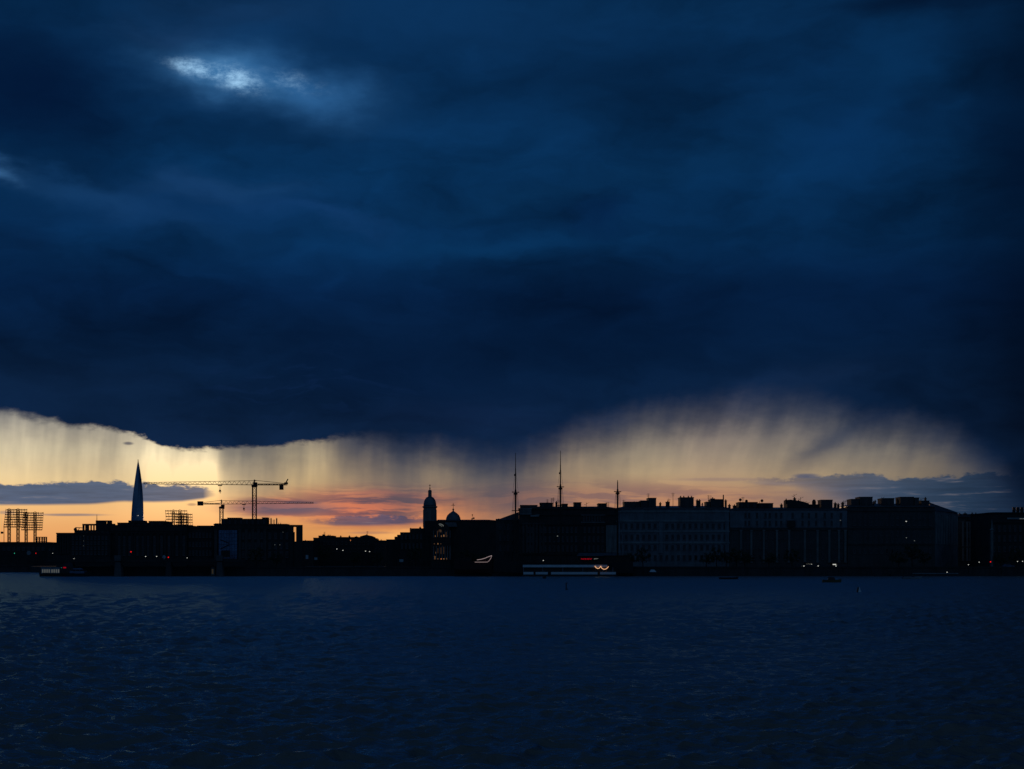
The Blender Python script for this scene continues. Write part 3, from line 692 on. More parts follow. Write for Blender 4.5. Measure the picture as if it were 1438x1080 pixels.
    for k in range(4):
        X = PX(1426.5 + k * 5.5, Y); s.box(X - .55, X + .55, Y + 2, Y + 2.5, PZ(720, Y), PZ(712, Y)); s.tube((X, Y + 2.6, PZ(720, Y)), (X, Y + 5, PZ(720, Y)), .1, n=4)
    s.box(PX(1425, Y), PX(1450, Y), Y + 2.05, Y + 2.4, PZ(716.5, Y), PZ(715.4, Y)); s.build('sign_frame', M['steel'], t)
    s = MB(); s.lathe(PX(1393, 580), 580, [(.55, ZG), (.5, PZ(745, 580)), (.9, PZ(744, 580)), (.35, PZ(742, 580)), (.25, PZ(735, 580)), (.02, PZ(729, 580))], 10)
    tag(s.build('column', M['pale'], None, (PX(1393, 580), 580, ZG)), 'slim pale stone column with a spike top before the low black house', 'column')
right_bank()

# ------------------------------------------------------------------ church and the blocks on the left
def cross(s, X, Y, z0, z1, r):
    s.tube((X, Y, z0), (X, Y, z1), r, n=4); h = z1 - z0
    s.tube((X - h * .3, Y, z0 + h * .62), (X + h * .3, Y, z0 + h * .62), r, n=4); s.tube((X - h * .14, Y, z0 + h * .8), (X + h * .14, Y, z0 + h * .8), r, n=4)

def church():
    Y = 760
    k = Y / F
    t = thing('church', 'church with a tall round bell tower, a low dome and dimly lit windows', 'church', (PX(640, Y), Y, ZG))
    s = MB(); s.box(PX(596, Y), PX(701, Y), Y + 4, Y + 40, ZG - .05, PZ(731, Y)); s.build('nave', M['dark'], t)
    s = MB(); s.frust(PX(612, Y), PX(702, Y), Y + 3.5, Y + 41, PZ(730.9, Y), PX(614, Y), PX(686, Y), Y + 10, Y + 35, PZ(729, Y)); s.build('roof', M['tile'], t)
    by = Y + 9; bx = PX(603.7, by)
    zr = lambda p: PZ(p, by)
    R = 9.3 * by / F
    tw = MB(); tw.lathe(bx, by, [(R * 1.02, ZG), (R * 1.02, zr(741)), (R * 1.0, zr(740)), (R * .98, zr(713.5))], 32); bt = tw.build('bell_tower', M['pale'], t, smooth=False)
    b = MB()
    for i in range(8):
        a = 2 * pi * i / 8 + .39; b.lathe(bx + R * cos(a), by + R * sin(a), [(.34, zr(740)), (.3, zr(716))], 8)
    b.build('column_ring', M['pale'], bt)
    b = MB(); b.lathe(bx, by, [(R * 1.0, zr(713.5)), (R * 1.13, zr(712.6)), (R * 1.13, zr(711.2)), (R * .98, zr(710.8))], 32); b.build('cornice', M['pale'], bt)
    prof = [(R * .98 * cos(a) ** .8 + .0, zr(710.8) + (zr(697.2) - zr(710.8)) * sin(a)) for a in np.linspace(0, 1.32, 12)]
    d = MB(); d.lathe(bx, by, prof, 32); d.build('dome', M['copper'], bt, smooth=True)
    l = MB(); q = by / F; l.lathe(bx, by, [(2.9 * q, zr(698.5)), (2.6 * q, zr(697)), (2.5 * q, zr(690.5)), (2.8 * q, zr(690)), (2.2 * q, zr(688.6)), (.8 * q, zr(687.6))], 14); l.build('lantern', M['pale'], bt)
    c = MB(); c.ball((bx, by, zr(685.8)), 1.0 * q, 10); c.tube((bx, by, zr(688)), (bx, by, zr(684)), .16, n=6); cross(c, bx, by, zr(685), zr(680.2), .1); c.build('cross', M['gold'], bt)
    dy = Y + 22; dx = PX(636.5, dy)
    zq = lambda p: PZ(p, dy)
    q = dy / F
    d = MB(); d.lathe(dx, dy, [(11 * q, zq(733)), (11 * q, zq(730.5)), (10.4 * q, zq(730)), (9.9 * q, zq(727)), (8.3 * q, zq(723.6)), (5.4 * q, zq(720.8)), (2.6 * q, zq(718.8)), (1.1 * q, zq(717.8)), (.8 * q, zq(716.6))], 28)
    dm = d.build('low_dome', M['copper'], t, smooth=True)
    c = MB(); c.ball((dx, dy, zq(715.6)), 1.4 * q, 10); cross(c, dx, dy, zq(715), zq(706.5), .1); c.build('cross', M['gold'], dm)
    b = MB(); b.lathe(dx, dy, [(12 * q, zq(735)), (11.8 * q, zq(731.2)), (11.2 * q, zq(730.4))], 28); b.build('drum', M['dim'], t)
    for px in (631.5, 641.5):
        f = MB(); f.tube((PX(px, Y), Y + 15, PZ(731, Y)), (PX(px, Y), Y + 15, PZ(725.5, Y)), .1, .03, 5); f.build('finial', M['gold'], t)
    f = MB(); f.tube((PX(662, Y), Y + 18, PZ(731, Y)), (PX(662, Y), Y + 18, PZ(721, Y)), .07, n=4); f.ball((PX(662, Y), Y + 18, PZ(721.6, Y)), .35, 8); f.ball((PX(664, Y), Y + 18, PZ(726.3, Y)), .5, 8); f.ball((PX(661.6, Y), Y + 18, PZ(727.3, Y)), .4, 8); f.tube((PX(661, Y), Y + 18, PZ(727.3, Y)), (PX(665, Y), Y + 18, PZ(726.3, Y)), .1, n=4); f.build('finial', M['steel'], t)
    # portico with the lit windows
    p = MB(); p.box(PX(605, Y), PX(633, Y), Y, Y + 4, ZG - .05, PZ(744, Y)); po = p.build('portico', M['dark'], t)
    ar = MB(); arc = [(PX(619, Y) + 12 * k * cos(a), PZ(744, Y) + 10 * k * sin(a)) for a in np.linspace(0, pi, 18)]; ar.slab(arc, Y + .5, Y + 4); ar.build('arched_pediment', M['dark'], po)
    for i, (r0, r1, a0, a1) in enumerate(((5.2, 5.9, .5, 1.9), (3.2, 3.7, .7, 1.8))):
        g = MB(); pts = [(PX(618, Y) + r1 * k * cos(a), PZ(741.5, Y) + r1 * k * sin(a)) for a in np.linspace(a0, a1, 9)] + [(PX(618, Y) + r0 * k * cos(a), PZ(741.5, Y) + r0 * k * sin(a)) for a in np.linspace(a1, a0, 9)]
        g.slab(pts, Y - .12, Y + .52); g.build('lit_arch', M['lampdim'], po)
    for x in (609, 613, 617.5, 621, 625, 628.5, 632):
        c = MB(); X = PX(x, Y); c.lathe(X, Y - .5, [(.32, PZ(786, Y)), (.30, PZ(767, Y)), (.42, PZ(766.4, Y))], 8); c.build('column', M['pale'], po); c = MB(); c.lathe(X, Y - .4, [(.24, PZ(755, Y)), (.22, PZ(745.5, Y)), (.34, PZ(745, Y))], 8); c.build('column', M['pale'], po)
    rnd = random.Random(5)
    def lw(x, a, b, w, m):
        g = MB(); X = PX(x, Y); g.box(X - w * k / 2, X + w * k / 2, Y - .1, Y - .003, PZ(b, Y), PZ(a, Y)); f = w * k / 2
        g.box(X - f - .1, X - f, Y - .16, Y - .003, PZ(b, Y), PZ(a, Y), 1); g.box(X + f, X + f + .1, Y - .16, Y - .003, PZ(b, Y), PZ(a, Y), 1)
        g.build('lit_window', [M[m], M['frame']], po)
    for x, a, b, w, m in ((609, 751, 754.2, .9, 'warmwin'), (611.3, 752, 754, .7, 'warmwin'), (614.5, 745.5, 754, .6, 'warmdim'), (618, 744, 747.4, 3.6, 'warmdim'), (620, 752, 754, 1.2, 'warmwin'), (623.3, 751, 753.6, 1.6, 'warmwin'), (626.5, 747, 754, .7, 'warmdim'), (628, 752, 753.6, .9, 'warmwin'),
                          (610, 763, 764.4, 1.6, 'warmdim'), (615, 762.8, 764.6, 1.4, 'warmwin'), (619, 763.2, 764.2, 1.4, 'warmdim'), (608.7, 774, 778, .7, 'warmwin'), (612.5, 775, 777.5, 1.6, 'warmwin'), (615, 770, 777, .5, 'warmdim'), (619.3, 769, 778, .6, 'warmdim'), (621.2, 770, 778, .6, 'warmdim'), (623.2, 768, 778, .6, 'warmdim'), (624.6, 772, 778, .5, 'warmdim'), (628, 775, 785, .6, 'warmdim'),
                          (608.6, 782, 786, .8, 'warmwin'), (610.8, 781, 785.5, .8, 'warmwin'), (614.7, 784, 785.6, 2.4, 'warmdim'), (620.3, 784.2, 785.6, 2.6, 'orange'), (624, 784.2, 785.6, 3.0, 'warmwin'), (627.6, 783.5, 785.6, 1.2, 'warmwin')):
        lw(x, a, b, w, m)
    sw = MB(); pts = [(PX(622, Y), PZ(736.5, Y)), (PX(630, Y), PZ(737.5, Y)), (PX(636, Y), PZ(735.5, Y)), (PX(641, Y), PZ(732, Y)), (PX(641, Y), PZ(737.5, Y)), (PX(634, Y), PZ(739.6, Y)), (PX(622, Y), PZ(739.4, Y))]
    sw.frust(PX(622, Y), PX(642, Y), Y + 2.0, Y + 3.9, PZ(739.5, Y), PX(625, Y), PX(640, Y), Y + 3.2, Y + 3.95, PZ(733.5, Y)); sw.build('porch_roof', M['roof'], t)
    # stepped wing to the left of the tower
    s = MB()
    for i, (a, b, c) in enumerate(((574.3, 596, 741.5), (560.5, 574.2, 747), (556, 560.4, 750.5), (552, 555.9, 753.2), (540, 551.9, 757))):
        s.box(PX(a, Y), PX(b, Y), Y + 6 + i, Y + 26, ZG - .05, PZ(c, Y))
    w = s.build('stepped_wing', M['dark'], t)
    add_windows(t, Y + 5.9, cols(562, 594, 6), [(750, 757), (763, 770)], 2.6)
    chimney(t, 587, 590, 739.6, Y, 742, 8); chimney(t, 573.5, 576, 741.5, Y, 744, 9)
church()

def left_bank():
    # low sheds at the far left
    Y = 930
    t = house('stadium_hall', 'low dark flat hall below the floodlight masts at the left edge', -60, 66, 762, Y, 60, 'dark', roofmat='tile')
    add_windows(t, Y, cols(2, 64, 9), [(768, 773)], 4)
    t = house('shed', 'small dark lean-to shed between the flat hall and the stepped block', 66.4, 79.5, 764, Y - 20, 30, 'dark', roofmat='tile')
    add_windows(t, Y - 20, [70, 75], [(769, 773)], 2.5)
    # small open frame on the hall roof
    t = thing('roof_frame', 'small open steel frame standing on the flat hall under the floodlights', 'frame', (PX(58, 960), 960, PZ(762, 960) + .5))
    s = MB(); Y2 = 960
    for x in (51.5, 55, 59, 62, 65): s.box(PX(x, Y2) - .35, PX(x, Y2) + .35, Y2, Y2 + .7, PZ(762, Y2), PZ(754, Y2))
    s.build('posts', M['steel'], t)
    for y in (754.5, 757, 760): 
        b = MB(); b.box(PX(51, Y2) - .1, PX(65.5, Y2), Y2 - .1, Y2 + .8, PZ(y, Y2) - .25, PZ(y, Y2) + .3); b.build('beam', M['steel'], t)
    # stepped block
    Y = 640
    t = house('office_block', 'stepped dark block with an open roof frame and a thin pole on top', 79.2, 155, 749.5, Y, 26, 'dark', roofmat='tile')
    penthouse(t, 100, 151.5, 744, Y, 750, 4, 'dark', 18, 'upper_storey')
    s = MB()
    for a, b in ((111, 113), (114.8, 119.6), (122.3, 123.4), (126.2, 127.4), (130.2, 131.5)): s.box(PX(a, Y), PX(b, Y), Y + 5, Y + 6.2, PZ(744, Y), PZ(737.6, Y))
    s.box(PX(111, Y), PX(131.3, Y), Y + 4.8, Y + 6.4, PZ(737.6, Y), PZ(735.2, Y)); s.build('roof_frame', M['steel'], t)
    s = MB(); A = [(130.2, 151, 730.4, 732), (130.2, 143.2, 732, 745), (146.2, 151, 732, 745), (143.2, 146.2, 735, 745)]
    for a, b, c, d in A: s.box(PX(a, Y), PX(b, Y), Y + 4.6, Y + 7.5, PZ(d, Y), PZ(c, Y))
    s.build('stair_head', M['dark'], t)
    s = MB(); s.box(PX(151, Y), PX(156, Y), Y + 5, Y + 7, PZ(737.5, Y), PZ(735, Y)); s.box(PX(154.3, Y), PX(156, Y), Y + 5, Y + 7, PZ(745, Y), PZ(737.5, Y)); s.build('roof_frame', M['steel'], t)
    s = MB(); s.tube((PX(131.5, Y), Y + 5, PZ(731, Y)), (PX(131.5, Y), Y + 5, PZ(722, Y)), .14, .08, 6); s.build('pole', M['steel'], t)
    s = MB(); s.ball((PX(102, Y), Y + 4, PZ(743.2, Y)), .75, 10); s.tube((PX(102, Y), Y + 4, PZ(748, Y)), (PX(102, Y), Y + 4, PZ(743, Y)), .3, n=6); s.tube((PX(102, Y), Y + 4, PZ(740.5, Y)), (PX(111, Y), Y + 5, PZ(741, Y)), .16, n=5); s.tube((PX(104, Y), Y + 4, PZ(747, Y)), (PX(108, Y), Y + 4, PZ(741, Y)), .13, n=5); s.build('vent', M['steel'], t)
    pilasters(t, Y, [81.5, 85, 88.5, 92, 95.5], 752, 776, 'dark', .7)
    add_windows(t, Y, cols(100, 152, 10), [(753, 758), (760, 765), (767, 772), (774, 779)], 2.6)
    add_windows(t, Y - .14, [117.6], [(752.2, 753)], .8, lit=M['lampdim'], name='lit_window')
    add_windows(t, Y - .14, [117.5], [(759.2, 760)], .8, lit=M['lampdim'], name='lit_window')
    add_windows(t, Y - .14, [117.2], [(766.2, 767)], 1.2, lit=M['lampdim'], name='lit_window')
    # long hall
    t = house('long_hall', 'long black hall with wide ribs and a flat roof below the glass spire', 155.4, 262, 738.5, Y + 2, 30, 'dark', roofmat='tile', cornices=(745, 748))
    penthouse(t, 160, 204, 733.4, Y, 739, 5, 'dark', 18, 'upper_storey'); penthouse(t, 204.3, 226, 731, Y, 739, 5, 'dark', 18, 'upper_storey')
    pilasters(t, Y + 2, [164, 171, 178, 186, 189, 197, 204, 212, 222, 232, 243, 254], 751, 785, 'dark', 1.0)
    add_windows(t, Y + 2, [167.5, 174.5, 182, 193, 200.5, 208, 217, 227, 237.5, 248.5, 258], [(753, 766), (769, 780)], 3.2)
    s = MB(); s.tube((PX(226, Y), Y + 8, PZ(739, Y)), (PX(226, Y), Y + 8, PZ(729, Y)), .08, n=4); s.tube((PX(226, Y), Y + 8, PZ(730, Y)), (PX(230.5, Y), Y + 8, PZ(738, Y)), .1, n=4); s.build('stay', M['steel'], t)
    for x in (181, 227): 
        pass
    t = house('annex', 'plain black annex between the long hall and the building site', 262.4, 300, 741.5, Y + 4, 26, 'dark', roofmat='tile')
    penthouse(t, 274.5, 299, 737.8, Y + 4, 742, 3, 'brick', 14, 'upper_storey')
    add_windows(t, Y + 4, cols(264, 298, 7), [(748, 755), (761, 768), (773, 780)], 2.8)
    # the building under construction
    t = house('construction_site', 'unfinished block with a bluish glass corner and bare posts under the cranes', 300.4, 401.8, 737, Y, 9, 'dark', roofmat='tile', cornices=(742,))
    penthouse(t, 309.5, 374, 728.3, Y, 737, 1.5, 'dark', 7, 'upper_storey'); penthouse(t, 300.5, 309.2, 734.8, Y, 737, 1.5, 'brick', 7, 'upper_storey'); penthouse(t, 317, 336, 726.6, Y, 730, 3, 'dark', 5, 'lift_head'); penthouse(t, 366, 374, 726.3, Y, 730, 3, 'brick', 5, 'lift_head')
    for x, b in ((377.3, 1.6), (380.3, .5), (382, .5), (385.3, 1.6), (388, .5), (391, .6)):
        s = MB(); top = 727.3 if b > 1 else (729.5 if x < 386 else 734.2); s.box(PX(x - b / 2, Y), PX(x + b / 2, Y), Y + 6, Y + 6.6, PZ(737, Y), PZ(top, Y)); s.tube((PX(x, Y), Y + 6.3, PZ(top, Y)), (PX(x, Y), Y + 6.3, PZ(top - 1.2, Y)), .05, n=4); s.build('post', M['conc'], t)
    s = MB(); s.box(PX(401.8, Y), PX(411, Y), Y + .3, Y + 3, ZG - .05, PZ(737, Y)); s.box(PX(411, Y), PX(424, Y), Y + 1, Y + 9, ZG - .05, PZ(760.3, Y)); s.box(PX(415.3, Y), PX(424, Y), Y + 1, Y + 2.4, PZ(760.3, Y), PZ(740, Y)); s.box(PX(411, Y), PX(424, Y), Y + 1, Y + 2.4, PZ(740, Y), PZ(737, Y)); s.box(PX(411, Y), PX(413, Y), Y + 1.2, Y + 2.2, PZ(760.3, Y), PZ(747, Y)); s.build('end_frame', M['dark'], t)
    g = MB(); nx, nz = 7, 8
    for i in range(nx):
        for j in range(nz):
            X0 = PX(307.5 + i * 3.7, Y); X1 = PX(307.5 + (i + 1) * 3.7, Y) - .09; Z0 = PZ(785 - j * 5.1, Y); Z1 = PZ(785 - (j + 1) * 5.1, Y) - .1
            tl = random.uniform(-.02, .02)
            g.add([(X0, Y - .35 + tl, Z0), (X1, Y - .35 - tl, Z0), (X1, Y - .35 - tl * .5, Z1), (X0, Y - .35 + tl * 2, Z1)], [(0, 1, 2, 3)], 0)
    g.box(PX(306.5, Y), PX(334.2, Y), Y - .3, Y - .003, PZ(786, Y), PZ(743.5, Y), 1); g.build('glass_corner', [M['curtain'], M['steel']], t)
    s = MB(); s.tube((PX(310, Y), Y - .7, PZ(758, Y)), (PX(322, Y), Y - .7, PZ(763, Y)), .2, n=5); s.tube((PX(310, Y), Y - .7, PZ(771, Y)), (PX(322, Y), Y - .7, PZ(765, Y)), .2, n=5); s.box(PX(311, Y), PX(323, Y), Y - .9, Y - .4, PZ(782, Y), PZ(773, Y)); s.build('ramp', M['steel'], t)
    pilasters(t, Y, [303, 337, 346, 355, 363, 372], 745, 785, 'dim', 1.2)
    add_windows(t, Y, [341.5, 350.5, 359, 367.5, 379, 387, 395, 403], [(748, 757), (762, 771), (775, 783)], 3.6)
    add_windows(t, Y - .14, [386, 393], [(764.6, 765.6)], 1.2, lit=M['lampdim'], name='lit_window'); add_windows(t, Y - .14, [397.5], [(746.8, 747.8)], .8, lit=M['lampdim'], name='lit_window')
    # distant low blocks
    Y = 900
    t = house('terrace', 'low black terrace with small gables in the gap under the sunset', 440, 524, 756, Y, 30, 'dark', roofmat='tile')
    penthouse(t, 446, 467, 752, Y, 757, 3, 'dark', 16, 'upper_storey'); penthouse(t, 467.3, 504, 754, Y, 757, 3, 'dark', 16, 'upper_storey')
    s = MB(); Yg = Y + 2; s.slab([(PX(503.5, Yg), PZ(757, Yg)), (PX(523.8, Yg), PZ(757, Yg)), (PX(523.6, Yg), PZ(754, Yg)), (PX(519, Yg), PZ(752, Yg)), (PX(514, Yg), PZ(751, Yg)), (PX(506, Yg), PZ(753, Yg))], Yg, Yg + 18); s.build('gable', M['dark'], t)
    for a, b, c in ((451, 455, 750), (458, 463, 751.2), (476, 478, 752.3), (488, 490.5, 752.2), (497, 501, 752.8), (512.5, 515, 750.5)): chimney(t, a, b, c, Y, 756, 5)
    add_windows(t, Y, cols(446, 520, 12), [(760, 765), (770, 775)], 2.6)
    add_windows(t, Y - .14, [492.3], [(757.6, 760)], 1.0, lit=M['orange'], name='lit_window')
    antenna(t, 454, 746.5, 752, Y, 6, 0); antenna(t, 514.5, 745.5, 751, Y, 6, 0)
    t = house('low_block', 'lowest black block in the dip right of the building site', 424.4, 439.6, 760, Y - 30, 40, 'dark', roofmat='tile')
    add_windows(t, Y - 30, [428, 432, 436], [(765, 770)], 2.2); chimney(t, 426, 429, 758.6, Y - 30, 761)
    t = house('low_block', 'low black block with a bushy roof edge left of the stepped church wing', 524.4, 541, 759.8, Y - 20, 40, 'dark', roofmat='tile')
    add_windows(t, Y - 20, [528, 533, 537], [(765, 770)], 2.2)
    for a, b, c in ((525, 527, 757.8), (529, 531.5, 757), (533, 536, 758)): chimney(t, a, b, c, Y - 20, 760)
left_bank()

# ------------------------------------------------------------------ far spire
def spire():
    Y = 6800; k = Y / F; cx = PX(193.9, Y)
    t = thing('skyscraper', 'slender twisted glass needle tower rising far behind the long hall', 'skyscraper', (cx, Y, ZG))
    s = MB(); n = 5; lev = 26
    prof = [(646.5, .15), (652, 1.35), (660, 2.75), (670, 4.15), (680, 5.35), (690, 6.4), (700, 7.3), (712, 8.2), (724, 8.9), (735, 9.4), (760, 10.0), (795, 10.4)]
    ys = [p[0] for p in prof]; rs = [p[1] for p in prof]
    vs = []; fs = []
    zs = np.linspace(646.5, 792, lev)
    for li, py in enumerate(zs):
        r = np.interp(py, ys, rs) * k * 1.04; rot = radians(80) * (792 - py) / 145 - radians(62)
        for i in range(n * 2):
            a = rot + pi * i / n; rr = r if i % 2 == 0 else r * .84
            vs.append((cx + rr * cos(a), Y + rr * sin(a), PZ(py, Y)))
    N = n * 2
    for li in range(lev - 1):
        for i in range(N):
            j = (i + 1) % N; fs.append((li * N + j, li * N + i, (li + 1) * N + i, (li + 1) * N + j))
    s.add(vs, fs); s.build('glass_shaft', M['tower'], t)
    s = MB(); s.tube((cx, Y, PZ(648, Y)), (cx, Y, PZ(644.8, Y)), 2.2, .6, 6); s.build('tip', M['steel'], t)
    s = MB(); s.box(cx - 34, cx + 34, Y - 38, Y + 30, ZG, PZ(735, Y) + 12); s.build('podium', M['dark'], t)
    s = MB(); s.ball((PX(196.5, Y), Y - 32, PZ(724.3, Y)), 1.6, 8); s.build('aviation_light', M['lamp'], t)
spire()

# ------------------------------------------------------------------ floodlight masts
def floodlight(label, Y, cxs, x0, x1, ytop, ybot, nrow, yfoot, lean, dy):
    t = thing('floodlight_tower', label, 'floodlight', (PX((cxs[0] + cxs[-1]) / 2, Y), Y, ZG), 'stadium floodlight masts')
    k = Y / F
    for c in cxs:
        X = PX(c, Y); s = MB(); s.truss((X, Y + 1.5, ZG), (X, Y + 1.5, PZ(ytop + 1, Y)), (1.9, 0, 0), (0, 1.9, 0), 26, .26, .13)
        for z in range(4): s.box(X - 1.1, X + 1.1, Y + .4, Y + 2.6, PZ(ybot + 4 + z * 7, Y), PZ(ybot + 4 + z * 7, Y) + .25)
        s.build('column', M['steel'], t)
    for i in range(nrow):
        f = i / (nrow - 1); py = ytop + (ybot - ytop) * f
        a = PX(x0 + lean * f, Y); b = PX(x1 + lean * f * .6, Y); z = PZ(py, Y)
        s = MB(); s.box(a, b, Y - .3, Y + .1, z - .38, z + .2); s.box(a, b, Y + .5, Y + .7, z - .3, z)
        row = s.build('lamp_row', M['steel'], t)
        g = MB(); n = 14
        for j in range(n):
            if random.random() < .1: continue
            X = a + (b - a) * (j + .5) / n; g.lathe(X, Y - .3, [(.42, z - .5), (.5, z + .1), (.3, z + .55)], 7)
        g.build('floodlights', M['steel'], row)
    s = MB()
    for j in range(9):
        X0 = PX(x0 + (x1 - x0) * j / 8, Y); X1 = PX(x0 + lean + (x1 + lean * .6 - x0 - lean) * j / 8, Y)
        s.tube((X0, Y + .3, PZ(ytop - 1.5, Y)), (X1, Y + .3, PZ(ybot, Y)), .11, n=4)
        if j < 8:
            Xn = PX(x0 + lean + (x1 + lean * .6 - x0 - lean) * (j + 1) / 8, Y); s.tube((X0, Y + .4, PZ(ytop, Y)), (Xn, Y + .4, PZ(ybot, Y)), .08, n=4)
    s.build('rack_frame', M['steel'], t)
    s = MB()
    for c in (cxs[0], cxs[-1]):
        X = PX(c, Y); s.tube((X - 2.2, Y + 1.5, PZ(ytop, Y)), (X, Y + 1.5, PZ(ytop - 2.2, Y)), .16, n=4); s.tube((X + 2.2, Y + 1.5, PZ(ytop, Y)), (X, Y + 1.5, PZ(ytop - 2.2, Y)), .16, n=4)
    s.build('head_frame', M['steel'], t)
floodlight('tall floodlight mast at the left edge, the highest of the four lattice racks', 1300, [12, 24.5], 8, 38, 716, 740, 8, 761, -3, 0)
floodlight('floodlight mast standing just right of the highest lattice rack', 1360, [36, 48.5], 33, 61, 720.5, 744, 8, 761, -3, 0)
floodlight('floodlight mast rising behind the long hall, the left of two overlapping racks', 1500, [243, 252], 232, 262.5, 717.5, 741, 7, 745, 2, 0)
floodlight('floodlight mast behind the annex, the lower right of two overlapping racks', 1580, [256, 262.5], 246, 270, 722.5, 741.5, 6, 745, 1.5, 0)
def side_poles():
    Y = 1000
    t = thing('pole', 'thin steel pole with a small box at the left edge before the floodlights', 'pole', (PX(5.6, Y), Y, ZG))
    s = MB(); X = PX(5.6, Y); s.tube((X, Y, ZG), (X, Y, PZ(735.5, Y)), .22, .16, 6); s.build('shaft', M['steel'], t)
    s = MB(); s.box(PX(1.2, Y), PX(4.4, Y), Y - .4, Y + .4, PZ(749.5, Y), PZ(746.6, Y)); s.tube((PX(4, Y), Y, PZ(748, Y)), (X, Y, PZ(748, Y)), .12, n=4); s.build('box', M['steel'], t)
side_poles()

# ------------------------------------------------------------------ cranes
def crane(label, Y, mx, mtop, foot, jt, jb, tip, ctr, cw, trolley, hook, mastm, jibm, mw, jr):
    X = PX(mx, Y)
    t = thing('tower_crane', label, 'crane', (X, Y, ZG))
    zt = PZ(mtop, Y)
    s = MB(); s.truss((X, Y, ZG), (X, Y, zt), (mw, 0, 0), (0, mw, 0), int((zt - ZG) / 2.2), .17, .085); s.build('mast', M[mastm], t)
    s = MB(); s.lathe(X, Y, [(mw * .75, zt - .3), (mw * .85, zt + .3), (mw * .6, zt + .9)], 12)
    s.build('turntable', M['steel'], t)
    sg = 1 if tip > mx else -1
    c = MB(); c.frust(X + sg * .2, X + sg * .2 + 1.6 * 1, Y - 2.2, Y - .7, zt - .5, X + sg * .2 - .1, X + sg * .2 + 1.7, Y - 2.4, Y - .6, zt + 1.8); c.build('cab', M['steel'], t)
    z0, z1 = PZ(jb, Y), PZ(jt, Y); h = z1 - z0
    xa, xb = X - sg * 1.0, PX(tip, Y)
    n = int(abs(xb - xa) / 2.3)
    j = MB(); B0 = lambda x: z0; 
    for yy in (-.8, .8): j.tube((xa, Y + yy, z0), (xb, Y + yy, z0 + h * .25), jr, n=4)
    j.tube((xa, Y, z1), (xb, Y, z0 + h * .55), jr, n=4)
    for k in range(n):
        f0, f1, fm = k / n, (k + 1) / n, (k + .5) / n
        lo = lambda f, yy: (xa + (xb - xa) * f, Y + yy, z0 + h * .25 * f); hi = lambda f: (xa + (xb - xa) * f, Y, z1 + (z0 + h * .55 - z1) * f)
        for yy in (-.8, .8):
            j.tube(lo(f0, yy), hi(fm), jr * .5, n=3); j.tube(hi(fm), lo(f1, yy), jr * .5, n=3)
        j.tube(lo(f0, -.8), lo(f1, .8), .07, n=3)
    j.build('jib', M[jibm], t)
    xc = PX(ctr, Y)
    b = MB(); b.truss((X - sg * 1.0, Y, z0 + .2), (xc, Y, z0 + .2), (0, 1.5, 0), (0, 0, .5), 8, .13, .07)
    b.tube((X, Y, z1 + .2), (xc, Y, z0 + .6), .1, n=4); b.tube((X, Y, z0), (X, Y, z1 + .5), .3, n=5); b.build('counter_jib', M[jibm], t)
    w = MB(); x0, x1, y0, y1 = cw
    for q in range(3):
        a0 = PX(x0, Y) + (PX(x1, Y) - PX(x0, Y)) * q / 3; w.box(a0 + .04, a0 + (PX(x1, Y) - PX(x0, Y)) / 3 - .04, Y - .8, Y + .8, PZ(y1, Y), PZ(y0, Y))
    w.build('counterweight', M['steel'], t)
    if ctr > mx:
        w = MB(); w.box(xc - 1.2, xc + .4, Y - .7, Y + .7, z0 + .3, z0 + 1.2); w.tube((xc - .8, Y, z0 + .5), (xc + .5, Y, z1 + .8), .28, n=5); w.build('winch', M['steel'], t)
    T = PX(trolley, Y)
    h_ = MB(); h_.box(T - .9, T + .9, Y - .8, Y + .8, z0 - .45, z0 - .1); h_.build('trolley', M['steel'], t)
    h_ = MB(); zh = PZ(hook, Y)
    for d in (-.35, .35): h_.tube((T + d, Y, z0 - .4), (T + d * .4, Y, zh + .8), .05, n=4)
    h_.build('hoist_rope', M['steel'], t)
    h_ = MB(); h_.frust(T - .3, T + .3, Y - .25, Y + .25, zh + .9, T - .6, T + .6, Y - .3, Y + .3, zh); h_.tube((T, Y, zh), (T, Y, zh - .7), .14, n=5); h_.tube((T, Y, zh - .7), (T + .4, Y, zh - .5), .12, n=5); h_.build('hook_block', M['steel'], t)
crane('taller dark tower crane with its long jib reaching left to the glass spire', 720, 357.3, 683, 727, 675, 681, 201, 403, (392.5, 398, 680.5, 687.8), 309, 690.5, 'red', 'steel', 1.75, .11)
crane('lower pale tower crane with its thin jib pointing right below the taller crane', 840, 311, 713.5, 735, 703, 708, 440.5, 279, (277.5, 285.2, 704, 710), 342.5, 715.5, 'cream', 'cream', 1.75, .115)

